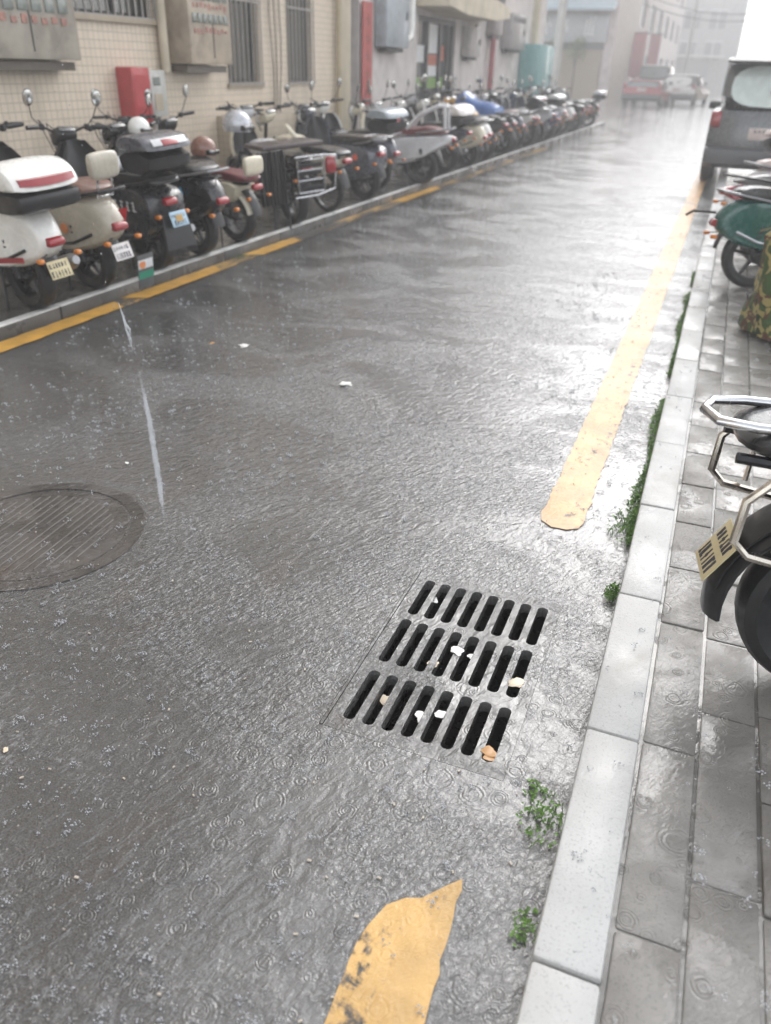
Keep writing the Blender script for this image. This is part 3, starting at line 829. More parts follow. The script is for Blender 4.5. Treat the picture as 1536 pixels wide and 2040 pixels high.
# ---- 3: dark grey with angular top box
def ex3(t):
    rnd = random.Random(8); ms = []
    for k in range(5):
        for q in range(3): ms.append(((-.08+.075*k+rnd.uniform(-.008, .008), .203, .53+.03*q), (rnd.uniform(.02, .05), .004, .007), 0, rnd.uniform(-.3, .3)))
        ms.append(((-.08+.075*k, .203, .56), (.007, .0045, .08), 0, rnd.uniform(-.1, .1)))
    [marks(t, 'side_character', LGT(), ms[4*k:4*k+4]) for k in range(5)]
    marks(t, 'plate_sticker', mat('ochre_sticker', (.5, .3, .08), .5), [((-.390, 0, .475), (.003, .07, .05), 0, R(18))])
scooter('motor_scooter', 'black scooter with a grey angular top box and red reflector', 'scooter', -3.93, 5.20, PZ, 166, 'box', mat('charcoal_plastic', (.022, .023, .027), .3, coat=.5), BLACKS(), BLACKP(), exhaust=True, flap=True,
        tb=((-.20, 0, .82), mat('gunmetal_plastic', (.09, .09, .105), .3, coat=.5), BLACKP(), 'angular', 1.05), pl=BLUEPL, extra=ex3, steer=-12, Rw=.25)
# ---- 4: black scooter with blue sticker
BLUEST = mat('blue_sticker', (.10, .38, .65), .35)
def ex4(t):
    marks(t, 'blue_emblem', BLUEST, [((-.06, .187, .60), (.05, .005, .07), 0, R(20)), ((-.03, .188, .56), (.03, .005, .05), 0, R(-15))])
    for k in range(4): marks(t, 'side_letter', LGT(), [((.03+.03*k, .187, .585+.004*(k % 2)), (.016, .005, .028), 0, R(12))])
    marks(t, 'chrome_strips', CHROME(), [((-.36, .06-.12*0, .735), (.16, .02, .012), R(20), 0), ((-.34, .02, .735), (.16, .02, .012), R(20), 0)])
scooter('motor_scooter', 'glossy black scooter with a blue and white side sticker', 'scooter', -3.93, 5.80, PZ, 165, 'retro', GLOSSB(), BLACKS(), GLOSSB(), extra=ex4, mir=None, Rw=.25, steer=5, tb=None)
# ---- 5: cafe style with cream panels
scooter('motorcycle', 'small open framed motorcycle with cream side panel and cream rear mudguard', 'motorcycle', -3.93, 6.44, PZ, 163, 'cafe', CREAM(), REDS(), BLACKP(), Rw=.27, back=CREAM(), rear_fender=CREAM(), spoked=True, steer=10, hz=1.16, wb=1.25, fcol=BLACKP(), vs=.80, backz=-.12)
# ---- 6: black motorcycle with wide board, curtain and chrome rack
def ex6(t):
    b = MB(); b.box((-.16, .14, .86), (.46, .74, .05), bev=.022); b.build('wide_seat_board', mat('dark_brown_board', (.055, .038, .038), .4), t)
    b = MB(); rings = []
    for i in range(25):
        q = i/24; rings.append([(-.38+.5*q*0+.012*math.sin(i*1.9), .58-.33*q, .83), (-.38+.016*math.sin(i*1.9), .58-.33*q, .30), (-.374+.016*math.sin(i*1.9), .58-.33*q, .30), (-.374+.012*math.sin(i*1.9), .58-.33*q, .83)])
    b.skin(rings); b.build('side_curtain', BLACKP(), t)
    b = MB()
    for z_ in (.40, .52, .62, .72): b.tube([(-.46, -.16, z_), (-.47, .16, z_)], .007, 6)
    for y_ in (-.16, .16): b.tube([(-.40, y_, .38), (-.465, y_, .40), (-.465, y_, .72), (-.40, y_, .74)], .009, 6)
    b.tube([(-.5, -.30, .74), (-.52, -.12, .76), (-.5, .2, .76)], .012, 8); b.tube([(-.5, -.30, .74), (-.44, -.30, .40), (-.48, -.05, .36), (-.48, .22, .36)], .013, 8)
    b.build('chrome_rack', CHROME(), t)
    b = MB()
    for q in range(4): b.box((-.445, 0, .44+.075*q), (.02, .28, .045), bev=.006)
    b.build('grille_slats', DARKM(), t)
    b = MB(); b.puff([(-.50, .55), (-.50, .72), (-.44, .74), (-.42, .56)], .06, y0=-.25, rnd=.3); b.build('side_lamp', REDL(), t)
    for y_ in (.40, .22):
        b = MB(); b.tube([(-.2, y_-.05, .36), (-.3, y_, .012)], .012, 6); b.build('prop_leg', DARKM(), t)
scooter('motorcycle', 'black motorcycle with a wide flat rear board, hanging curtain and chrome rack', 'motorcycle', -3.93, 7.52, PZ, 146, 'cafe', GLOSSB(), BLACKS(), SILVER(), Rw=.29, wt=.12, rear_fender=None, extra=ex6, steer=0, hz=1.12, mir=None, wb=1.30)
# ---- 7: spoked e-bike with cream case
def ex7(t):
    b = MB(); b.puff([(-.30, .56), (-.32, .66), (-.05, .70), (.2, .66), (.15, .52), (-.1, .48)], .15, rnd=.25, ch=1); b.build('pannier_case', CREAM(), t)
    b = MB(); b.tube([(.1, .08, .60), (.55, .1, .95)], .03, 8); b.build('rolled_cloth', CREAM(), t)
scooter('electric_bicycle', 'cream electric bicycle with spoked wheels behind the chrome racked motorcycle', 'electric bicycle', -3.95, 8.35, PZ, 160, 'cafe', CREAM(), BLACKS(), CREAM(), Rw=.27, wt=.06, spoked=True, extra=ex7, mir=None, hz=1.05, stand=False)
# ---- 8: slate grey with orange dot
def ex8(t):
    b = MB(); b.lathe([(.04, -.003), (.038, .006), (.001, .007)], (0, 0, 0), 'Y', 18)
    for v in b.v: v.x += -.02; v.y += .205; v.z += .56
    b.build('round_badge', mat('red_orange_sticker', (.75, .12, .05), .4), t)
scooter('motor_scooter', 'slate grey scooter with a round red-orange badge on its side', 'scooter', -3.95, 9.40, PZ, 162, 'box', GREYP(), BLACKS(), GREYP(), Rw=.26, wt=.12, pl=None, extra=ex8, mir=None, rack=-.45)
# ---- 9: white fronted, black top box with red badge
def ex9(t):
    marks(t, 'box_badge', REDL(), [((-.425, 0, .96), (.008, .07, .07), 0, 0)])
scooter('motor_scooter', 'white fronted scooter with a tall black top box and small red badge', 'scooter', -4.15, 10.25, PZ, 163, 'retro', GREYP(), BLACKS(), WHITEP(), Rw=.27, spoked=True, wt=.09, mir='pair',
        tb=((-.22, 0, .80), mat('pale_lid', (.33, .37, .40), .3, coat=.5), BLACKP(), 'angular', 1.1, False), extra=ex9, steer=0, hz=1.08)
# ---- 10: silver scooter
def ex10(t):
    b = MB()
    b.tube([(.2, .13, .78), (.0, .14, .98), (-.28, .13, 1.10), (-.36, .08, 1.09), (-.37, 0, 1.08), (-.36, -.08, 1.09), (-.28, -.13, 1.10), (0, -.14, .98), (.2, -.13, .78)], .03, 8)
    b.tube([(-.36, .10, 1.08), (-.38, .12, .78)], .025, 8); b.tube([(-.36, -.10, 1.08), (-.38, -.12, .78)], .025, 8)
    b.build('sissy_bar', SILVER(), t)
scooter('motor_scooter', 'silver scooter with brown seat and arched rear bar, wheel out over the kerb', 'scooter', -3.84, 11.10, PZ, 184, 'sport', SILVER(), REDS(), CREAM(), Rw=.26, wt=.13, extra=ex10, steer=5, rear_fender=BLACKP(), vs=.90)
# ---- far part of the row
far = [
 # label, y, heading, body, body colour, seat, shield, kwargs
 ('thin chrome tailed motorcycle just past the silver scooter', 'motorcycle', 11.95, 155, 'cafe', ALLOY(), BLACKS(), SILVER(), dict(spoked=True, wt=.08)),
 ('grey scooter carrying a white lidded top box with black base', 'scooter', 12.7, 152, 'sport', GREYP(), BLACKS(), WHITEP(), dict(exhaust=True, tb=((-.25, 0, .78), mat('blush_white_lid', (.74, .70, .67), .3, coat=.5), BLACKP(), 'round', 1.05, False))),
 ('cream scooter with a wide rounded tail and black underside', 'scooter', 13.6, 150, 'retro', CREAM(), BLACKS(), WHITEP(), dict(rack=-.5)),
 ('white scooter with tall cream front shield behind the cream tailed one', 'scooter', 14.3, 150, 'retro', WHITEP(), BLACKS(), CREAM(), dict(hz=1.1)),
 ('black scooter with orange front panel', 'scooter', 15.0, 152, 'sport', BLACKP(), BLACKS(), mat('amber_paint', (.60, .30, .05), .3, coat=.5), dict()),
 ('yellow framed shared style bicycle in the parked row', 'bicycle', 15.7, 150, 'cafe', mat('yellow_paint', (.62, .38, .08), .3, coat=.5), BLACKS(), mat('yellow_paint', (.62, .38, .08)), dict(spoked=True, wt=.05, rear_fender=mat('yellow_paint', (.62, .38, .08)), mir=None, stand=False)),
 ('dark scooter hidden under a bright blue rain cover', 'scooter', 16.3, 150, 'box', BLACKP(), BLACKS(), BLACKP(), dict()),
 ('grey scooter with pale pink seat', 'scooter', 16.95, 152, 'retro', GREYP(), mat('dusty_pink_seat', (.38, .28, .28), .4), GREYP(), dict(rack=-.45)),
 ('white and grey scooter with red tail light in the far row', 'scooter', 17.7, 150, 'sport', WHITEP(), BLACKS(), SILVER(), dict()),
 ('black scooter with a black top box in the far row', 'scooter', 18.4, 150, 'box', BLACKP(), BLACKS(), BLACKP(), dict(tb=((-.2, 0, .8), GLOSSB(), BLACKP(), 'angular', 1.0))),
 ('silver scooter with a white seat and silver muffler', 'scooter', 19.2, 158, 'sport', SILVER(), mat('pale_seat', (.6, .6, .6), .4), SILVER(), dict(exhaust=True)),
 ('dark blue scooter between two silver ones', 'scooter', 19.9, 150, 'retro', mat('navy_paint', (.03, .045, .11), .3, coat=.6), BLACKS(), mat('navy_paint', (.03, .045, .11)), dict()),
 ('light silver scooter with black top box and pale lid', 'scooter', 20.7, 156, 'sport', SILVER(), BLACKS(), WHITEP(), dict(tb=((-.2, 0, .8), WHITEP(), BLACKP(), 'angular', 1.0, False))),
 ('brown seated grey scooter near the teal cabinet', 'scooter', 21.6, 150, 'retro', mat('taupe_paint', (.24, .22, .21), .3, coat=.5), BROWNS(), BEIGE(), dict()),
 ('white scooter near the far end of the row with pale fairing', 'scooter', 22.5, 152, 'retro', WHITEP(), BLACKS(), WHITEP(), dict(hz=1.12)),
 ('charcoal motorcycle near the far end of the row', 'motorcycle', 23.4, 150, 'cafe', DARKM(), BLACKS(), GREYP(), dict()),
 ('maroon scooter third from the far end of the row', 'scooter', 24.3, 150, 'sport', mat('maroon_paint', (.11, .04, .045), .3, coat=.5), BLACKS(), GREYP(), dict()),
 ('black scooter second from the far end of the row', 'scooter', 25.2, 155, 'retro', BLACKP(), BLACKS(), BLACKP(), dict(rack=-.5)),
 ('black scooter with silver rear box, last in the left row', 'scooter', 26.2, 160, 'box', BLACKP(), BLACKS(), SILVER(), dict(tb=((-.3, 0, .8), SILVER(), BLACKP(), 'angular', 1.0))),
]
rnd = random.Random(19)
for (lb, cat, y, hd, bd, c1, c2, c3, kw) in far:
    nm = {'scooter': 'motor_scooter', 'motorcycle': 'motorcycle', 'bicycle': 'bicycle'}[cat]
    k = dict(mir=rnd.choice(('pair', 'left', 'right', None)), steer=rnd.uniform(-12, 18), Rw=rnd.choice((.24, .25, .27))); k.update(kw)
    scooter(nm, lb, cat, -4.0+rnd.uniform(-.12, .08), y, PZ, hd+10+rnd.uniform(-5, 5), bd, c1, c2, c3, **k)
# a second, inner line of scooters close to the wall
inner = [(13.2, 'pale handlebars scooter tucked by the shop wall'), (14.8, 'grey scooter tucked by the wall below the utility box'), (16.9, 'dark scooter tucked in front of the shop door'), (18.7, 'silver fronted scooter tucked behind the shop window'),
         (20.6, 'black scooter tucked by the wall beside the red post'), (22.8, 'white fronted scooter tucked by the grey meter boxes')]
for i, (y, lb) in enumerate(inner):
    c = (SILVER(), GREYP(), BLACKP(), SILVER(), GLOSSB(), WHITEP())[i]
    scooter('motor_scooter', lb, 'scooter', -4.85, y, PZ, 100+rnd.uniform(-12, 12), 'retro', c, BLACKS(), c, group='scooters tucked close to the left wall', steer=rnd.uniform(-20, 20), hz=1.1)

for (y_, x_, hd, c_, lb, mr) in ((6.55, -4.85, 140, BLACKP(), 'black scooter tucked against the tiled wall behind the cream panelled motorcycle', 'pair'), (8.75, -4.75, 150, CREAM(), 'cream scooter tucked against the tiled wall behind the chrome racked motorcycle', None), (10.6, -4.9, 145, GREYP(), 'slate scooter tucked against the tiled wall under the narrow barred window', 'left'), (5.1, -4.95, 150, BLACKP(), 'black scooter tucked against the wall below the red fire box', None)):
    scooter('motor_scooter', lb, 'scooter', x_, y_, PZ, hd, 'retro', c_, BLACKS(), c_, group='scooters tucked close to the left wall', steer=rnd.uniform(-25, 25), hz=1.08, mir=mr, vs=.82)
# ---- things on the left vehicles
def cover_white():
    b = MB(); b.T = Matrix.Translation((-3.93, 5.20, PZ)) @ Matrix.Rotation(R(166), 4, 'Z') @ Matrix.Scale(VS, 4)
    b.puff([(.06, .80), (.04, .86), (.2, .90), (.42, .88), (.52, .80), (.50, .70), (.3, .77)], .20, rnd=.35)
    tag(b.build('seat_cover', mat('white_plastic_sheet', (.70, .73, .78), .25, bmp=.4), None), 'white plastic seat cover on the scooter with the grey top box', 'seat cover')
cover_white()
def hat(x, y, z, r, m, label, name='helmet', cat='helmet'):
    t = thing(name, label, cat, (x, y, z))
    b = MB(); n = 20; rings = []
    for i in range(9):
        a = R(-25+115*i/8); rings.append([(r*math.cos(a)*math.cos(2*PI*j/n)*1.1, r*math.cos(a)*math.sin(2*PI*j/n), r*math.sin(a)+r*.42) for j in range(n)])
    b.skin(rings); b.build('shell', m, t)
    b = MB(); b.puff([(r*.55, r*.05), (r*.6, r*.5), (r*1.14, r*.45), (r*1.1, r*.02)], r*.75, rnd=.3); b.build('visor', GLOSSB(), t)
hat(-4.36, 6.62, PZ+.68, .11, mat('brown_helmet_shell', (.20, .085, .055), .25, coat=.6), 'glossy brown helmet on the seat of the cream panelled motorcycle')
hat(-4.66, 7.72, PZ+.80, .14, mat('silver_helmet_shell', (.50, .51, .54), .22, .3, coat=.6), 'silver grey helmet on the front of the chrome racked motorcycle')
hat(-4.60, 6.05, PZ+.88, .085, WHITEP(), 'white helmet hung at the glossy black scooter handlebar')
def bluetarp():
    b = MB(); b.T = Matrix.Translation((-4.05, 16.3, PZ)) @ Matrix.Rotation(R(161), 4, 'Z') @ Matrix.Translation((.35, 0, .3)) @ Matrix.Scale(.62, 4)
    rn = random.Random(2); rings = []
    prof = [(-.45, .62), (-.42, .80), (-.1, .92), (.3, .92), (.62, 1.05), (.85, 1.18), (1.05, 1.10), (1.1, .8)]
    for (x, z) in prof:
        ring = []
        for j in range(13):
            a = PI*j/12; ring.append((x+.02*math.sin(j*2.1), .36*math.cos(a)+rn.uniform(-.015, .015), z-.42+.42*math.sin(a)**.6+rn.uniform(-.012, .012)))
        rings.append(ring)
    b.skin(rings); tag(b.build('rain_cover', mat('blue_tarp', (.05, .14, .40), .25, coat=.6, bmp=.5, bscale=12), None), 'bright blue plastic rain cover over a parked scooter', 'rain cover')
bluetarp()

# ------------------------------------------------------------------ right-hand vehicles
RG = 'scooters parked on the right pavement'
GREEN = mat('green_paint', (.012, .10, .085), .25, coat=.6)
def exg(t):
    b = MB(); b.tube([(-.38, .04, .60), (-.55, .12, .60), (-.60, .16, .56)], .012, 6); b.build('tail_stalk', BLACKP(), t)
    marks(t, 'side_strip', CHROME(), [((.15, -.188, .56), (.42, .006, .02), 0, R(-18)), ((.2, -.188, .62), (.3, .006, .012), 0, R(-18))])
scooter('motor_scooter', 'dark green scooter on the right pavement with a long black rear flap', 'scooter', .36, 6.78, SZ, 12, 'retro', GREEN, BLACKS(), GREEN, Rw=.27, wt=.12, extra=exg, group=RG, lean=3, rack=None)
scooter('motor_scooter', 'red and white scooter with a grey seat behind the dark green one', 'scooter', .47, 7.75, SZ, 14, 'sport', mat('red_scooter_paint', (.32, .03, .05), .25, coat=.6), mat('grey_seat', (.16, .16, .15), .4), WHITEP(), group=RG)
scooter('motor_scooter', 'pale pink scooter with top box squeezed in before the grey car', 'scooter', .75, 10.6, SZ, 12, 'retro', mat('pale_pink_paint', (.62, .50, .47), .3, coat=.5), BLACKS(), WHITEP(), group=RG, tb=((-.22, 0, .8), mat('pale_pink_paint', (.62, .50, .47)), BLACKP(), 'angular', 1.0, False))
scooter('motor_scooter', 'grey scooter with pale seat parked right before the grey car', 'scooter', .55, 9.2, SZ, 10, 'retro', SILVER(), mat('blush_seat', (.55, .45, .42), .4), SILVER(), group=RG)
# near scooter with chrome rack
def exn(t):
    b = MB(); yw = .10; z = .735
    b.tube([(.35, yw, z), (-.32, yw, z), (-.40, yw*.75, z), (-.425, 0, z), (-.40, -yw*.75, z), (-.32, -yw, z), (.35, -yw, z)], .012, 10)
    for q in (-.20, 0.): b.box((q, 0, z+.002), (.028, yw*2-.01, .008), bev=.002)
    b.box((-.02, 0, z-.012), (.5, .05, .006)); b.build('rear_rack', CHROME(), t)
    b = MB()
    for s in (-1, 1):
        b.tube([(-.10, s*.19, .70), (-.28, s*.205, .66), (-.33, s*.205, .60), (-.335, s*.205, .50), (-.30, s*.205, .465), (.3, s*.205, .36)], .011, 8)
        b.tube([(-.24, s*.205, .63), (-.245, s*.205, .48)], .007, 6); b.tube([(-.24, s*.205, .63), (.2, s*.205, .52)], .011, 8)
    b.build('side_rail', mat('warm_chrome', (.62, .57, .50), .2, 1., coat=0), t)
    b = MB(); b.puff([(-.12, .44), (-.14, .58), (.05, .66), (.5, .66), (.5, .40)], .15, rnd=.25); b.build('side_bag', mat('tan_leather', (.22, .11, .05), .4), t)
    b = MB(); b.arc(0, .235, .325, .075, 60, 188, arch=.03, th=.008); b.build('rear_flap', BLACKP(), t)
    plate(t, (-.325, -.03, .38), YELLOWPL, tilt=-30, w=.15, h=.13)
scooter('motor_scooter', 'black scooter with chrome rear rack and yellow plate, closest on the right pavement', 'scooter', .50, 1.96, SZ, 8, 'cafe', BLACKP(), BLACKS(), BLACKP(), Rw=.24, wt=.12, extra=exn, group=RG, mir=None, lean=2, tail=False, rail=False, vs=1.)
def camo():
    m, nt, bs = new_mat('camouflage_cloth'); co = objco(nt)
    c = mixc(nt, ramp(nt, noise(nt, co, 9, 2, .8), .5, .53), (.055, .10, .03), (.36, .30, .12))
    c = mixc(nt, ramp(nt, noise(nt, mapping(nt, co, loc=(3, 1, 2)), 10, 2, .8), .56, .59), c, (.11, .05, .03))
    c = mixc(nt, ramp(nt, noise(nt, mapping(nt, co, loc=(7, 5, 2)), 12, 2, .8), .60, .63), c, (.018, .035, .014))
    L(nt, c, bs.inputs['Base Color']); bs.inputs['Roughness'].default_value = .5
    L(nt, bump(nt, noise(nt, co, 14, 4, 1.), .8, .03), bs.inputs['Normal'])
    b = MB(); rn = random.Random(4); rings = []; n = 28
    for i in range(12):
        q = i/11; h = .02+.80*q; r0 = (.50-.02*q if q < .75 else .48*(1-(q-.75)/.25*.75)); ring = []
        for j in range(n):
            a = 2*PI*j/n; f = 1+.06*math.sin(a*5+q*4)*(1-.5*q)+rn.uniform(-.02, .02)
            ring.append((.86+r0*f*math.cos(a)*1.1, 5.52+r0*f*math.sin(a)*.62, SZ+h+rn.uniform(-.01, .01)))
        rings.append(ring)
    b.skin(rings); o = b.build('camouflage_cover', m, angle=80); tag(o, 'green camouflage cloth cover over a parked vehicle on the right pavement', 'cover')
camo()

# ------------------------------------------------------------------ cars
GLASS = mat('car_glass', (.20, .24, .24), .06, coat=1., var=.05)
def hatch(name, label, x, y, rz, paint_, W=1.6, Ln=3.3, H=1.72, back_glass=None, spoiler=True, front=False):
    """small car, local +x forward, origin under the rear bumper centre"""
    t = thing(name, label, 'car', (x, y, 0), rz)
    hw = W/2
    b = MB(); b.puff([(0, .34), (-.06, .55), (-.02, .92), (.06, 1.08*H/1.72), (2.2, 1.06*H/1.72), (Ln-.25, .88*H/1.72), (Ln, .66), (Ln, .36), (Ln-.2, .24), (.15, .24)], hw, rnd=.07, ch=1, u=(-1, -.97, -.85, 0, .85, .97, 1)); b.build('body', paint_, t)
    b = MB(); b.puff([(.03, 1.05*H/1.72), (.20, H-.10), (.35, H), (1.5, H), (2.05, H-.12), (2.55, 1.0*H/1.72)], hw*.9, rnd=.17, ch=1, p=3.); b.build('cabin', mat(paint_.name+'_cabin', (.10, .105, .11), .15, coat=.8) if not front else GLASS, t)
    b = MB(); b.puff([(.12, H-.06), (.20, H+.02), (1.6, H+.02), (1.85, H-.06)], hw*.80, rnd=.2, ch=1); b.build('roof', paint_, t)
    bg = back_glass or GLASS
    b = MB(); n = 20; ring0 = []; ring1 = []
    for j in range(n):
        a = 2*PI*j/n; cy = hw*.74*(abs(math.cos(a))**.6)*(1 if math.cos(a) >= 0 else -1); cz = (.27*H/1.72)*(abs(math.sin(a))**.75)*(1 if math.sin(a) >= 0 else -1)
        zz = H-.36*H/1.72+cz; xx = .03+(zz-1.05*H/1.72)*.30-.035
        ring0.append((xx, cy, zz)); ring1.append((xx+.05, cy, zz))
    b.skin([ring1, ring0]); g = b.build('rear_window', bg, t)
    b = MB(); b.lathe([(.035, -.03), (.03, .01)], (.02, 0, H-.42*H/1.72), 'X', 12); b.tube([(.0, 0, H-.42*H/1.72), (.03, -.22, H-.33*H/1.72)], .01, 6); b.build('wiper', BLACKP(), g)
    if spoiler:
        b = MB(); b.puff([(-.14, H-.075), (-.12, H-.02), (.28, H+.03), (.30, H-.05)], hw*.88, rnd=.1, ch=1); b.build('roof_spoiler', BLACKP(), t)
        b = MB(); b.puff([(.35, H+.02), (.5, H+.10), (.66, H+.09), (.7, H+.02)], .06, rnd=.3); b.build('roof_antenna', BLACKP(), t)
    b = MB(); b.puff([(-.10, .26), (-.12, .50), (-.04, .56), (.3, .56), (.3, .22)], hw*.99, rnd=.08, ch=1); b.build('bumper', mat('grey_bumper', (.06, .062, .068), .4), t)
    for s in (-1, 1):
        b = MB(); b.puff([(-.075, .80), (-.06, 1.02), (.10, 1.04), (.12, .80)], .07, y0=s*(hw-.085), rnd=.2); b.build('tail_light', REDL(), t)
        b = MB(); b.puff([(1.75, .98), (1.75, 1.12), (1.9, 1.12), (1.95, 1.0)], .09, y0=s*(hw+.07), rnd=.3); b.build('side_mirror', BLACKP(), t)
        for xx in (.52, Ln-.60):
            q = MB(); q.lathe([(.20, -.09), (.29, -.085), (.30, 0), (.29, .085), (.20, .09)], (xx, s*(hw-.085), .30), 'Y', 26); w_ = q.build('wheel', RUBBER(), t)
            q = MB(); q.lathe([(.18, 0), (.19, .01), (.05, .02)] if s > 0 else [(.18, 0), (.19, -.01), (.05, -.02)], (xx, s*(hw+.004), .30), 'Y', 20); q.build('rim', ALLOY(), w_)
    plate(t, (-.075, 0, .74), mat('pale_plate', (.68, .58, .55), .4), w=.44, h=.16, tilt=5, lines=1)
    return t
hatch('parked_car', 'dark grey hatchback parked on the right pavement with rear window facing', .47, 14.2, R(88), mat('grey_car_paint', (.10, .105, .112), .25, .3, coat=.8), back_glass=mat('sky_pale_rear_glass', (.62, .70, .67), .08, coat=1.))  # reflected sky is painted into the pale rear glass colour
hatch('parked_car', 'small red car parked at the far end of the street', -4.55, 46.5, R(84), mat('red_car_paint', (.34, .02, .03), .25, coat=.8), W=1.9, H=1.15, Ln=3.2, spoiler=False)
hatch('parked_car', 'white car parked beyond the red one at the far end', -3.15, 50.5, R(80), WHITEP(), W=1.9, H=1.45, Ln=3.8, spoiler=False, front=False, back_glass=WHITEP())
hatch('parked_car', 'white van shaped car just left of the far white car', -5.0, 56, R(84), mat('white_van_paint', (.74, .74, .73), .3, coat=.6), W=1.9, H=1.9, Ln=4., spoiler=False)

# ------------------------------------------------------------------ left facade
def tile_mat(name, c1, c2, mortar, sx=.075, sz=.075, stain=.4):
    m, nt, b = new_mat(name); co = objco(nt)
    sep = N(nt, 'ShaderNodeSeparateXYZ'); L(nt, co, sep.inputs[0])
    cmb = N(nt, 'ShaderNodeCombineXYZ'); L(nt, math_n(nt, 'ADD', sep.outputs[0], sep.outputs[1]), cmb.inputs[0]); L(nt, sep.outputs[2], cmb.inputs[1])
    br = N(nt, 'ShaderNodeTexBrick'); br.offset = 0.; br.squash = 1.
    L(nt, cmb.outputs[0], br.inputs['Vector'])
    br.inputs['Scale'].default_value = 1.; br.inputs['Brick Width'].default_value = sx; br.inputs['Row Height'].default_value = sz; br.inputs['Mortar Size'].default_value = .0035; br.inputs['Mortar Smooth'].default_value = .2
    br.inputs['Color1'].default_value = (*c1, 1); br.inputs['Color2'].default_value = (*c2, 1); br.inputs['Mortar'].default_value = (*mortar, 1)
    st = ramp(nt, noise(nt, mapping(nt, co, (1, 1, .25)), 2.2, 6, .6), .5, .75, 0, stain)
    c = mixc(nt, st, br.outputs['Color'], tuple(q*.5 for q in c1))
    L(nt, c, b.inputs['Base Color']); b.inputs['Roughness'].default_value = .35
    L(nt, bump(nt, br.outputs['Fac'], -.3, .003), b.inputs['Normal'])
    return m
def render_mat(name, col, stain=.5):
    m, nt, b = new_mat(name); co = objco(nt)
    c = mixc(nt, ramp(nt, noise(nt, co, 3, 6), .3, .7), tuple(q*.85 for q in col), tuple(q*1.08 for q in col))
    st = ramp(nt, noise(nt, mapping(nt, co, (1.6, 1.6, .22)), 2.6, 6, .6), .5, .75, 0, stain)
    c = mixc(nt, st, c, tuple(q*.5 for q in col)); L(nt, c, b.inputs['Base Color']); b.inputs['Roughness'].default_value = .6
    L(nt, bump(nt, noise(nt, co, 60, 3), .2, .004), b.inputs['Normal'])
    return m
WGLASS = mat('dark_window_glass', (.035, .042, .038), .08, coat=1.)
CREAMW = render_mat('cream_render', (.56, .49, .37))

def wall_x(b, x, y0, y1, z0, z1, ops, depth=.16, thick=6., face=1):
    """facade in the plane x with real openings; body runs back by thick"""
    ys = sorted({y0, y1, *[o[0] for o in ops], *[o[1] for o in ops]}); zs = sorted({z0, z1, *[o[2] for o in ops], *[o[3] for o in ops]})
    for i in range(len(ys)-1):
        for j in range(len(zs)-1):
            cy, cz = (ys[i]+ys[i+1])/2, (zs[j]+zs[j+1])/2
            if any(o[0] < cy < o[1] and o[2] < cz < o[3] for o in ops): continue
            b.add([(x, ys[i], zs[j]), (x, ys[i+1], zs[j]), (x, ys[i+1], zs[j+1]), (x, ys[i], zs[j+1])], [(0, 1, 2, 3)])
    d = -depth*face
    for (a, c, e, f) in ops:
        P = [(a, e), (c, e), (c, f), (a, f)]
        for k in range(4):
            p, q = P[k], P[(k+1) % 4]
            b.add([(x, p[0], p[1]), (x, q[0], q[1]), (x+d, q[0], q[1]), (x+d, p[0], p[1])], [(0, 1, 2, 3)])
        b.add([(x+d, p[0], p[1]) for p in P], [(0, 1, 2, 3)])
    xb = x-thick*face
    b.add([(x, y0, z0), (xb, y0, z0), (xb, y0, z1), (x, y0, z1)], [(0, 1, 2, 3)]); b.add([(x, y1, z0), (xb, y1, z0), (xb, y1, z1), (x, y1, z1)], [(0, 1, 2, 3)])
    b.add([(x, y0, z1), (x, y1, z1), (xb, y1, z1), (xb, y0, z1)], [(0, 1, 2, 3)]); b.add([(xb, y0, z0), (xb, y1, z0), (xb, y1, z1), (xb, y0, z1)], [(0, 1, 2, 3)])

def window(t, x, o, bars=True, frame_m=None, nb=None, face=1, rails=(.33,), mull=()):
    y0, y1, z0, z1 = o; d = face
    g = MB(); g.box((x-.12*d, (y0+y1)/2, (z0+z1)/2), (.02, y1-y0-.09, z1-z0-.09)); 
    f = MB(); fw = .045; xf = x-.11*d
    f.box((xf, y0+fw/2+.001, (z0+z1)/2), (.06, fw, z1-z0-.004)); f.box((xf, y1-fw/2-.001, (z0+z1)/2), (.06, fw, z1-z0-.004))
    f.box((xf, (y0+y1)/2, z0+fw/2+.001), (.056, y1-y0-2*fw-.004, fw)); f.box((xf, (y0+y1)/2, z1-fw/2-.001), (.056, y1-y0-2*fw-.004, fw))
    for q in mull: f.box((xf, y0+(y1-y0)*q, (z0+z1)/2), (.05, .05, z1-z0-.1))
    fo = f.build('window', frame_m or DARKM(), t, smooth=False)
    g.build('pane', WGLASS, fo, smooth=False)
    if bars:
        k = MB(); n = nb or max(4, int((y1-y0)/.115))
        for i in range(n+1): k.tube([(x+.03*d, y0+(y1-y0)*i/n, z0-.02), (x+.03*d, y0+(y1-y0)*i/n, z1+.02)], .009, 6)
        for r_ in rails: k.box((x+.03*d, (y0+y1)/2, z0+(z1-z0)*r_), (.012, y1-y0+.06, .022))
        for zz in (z0+.0, z1-.0): k.box((x+.03*d, (y0+y1)/2, zz), (.014, y1-y0+.08, .026))
        k.build('window_bars', mat('rusty_bars', (.30, .28, .26), .45, .3), fo)

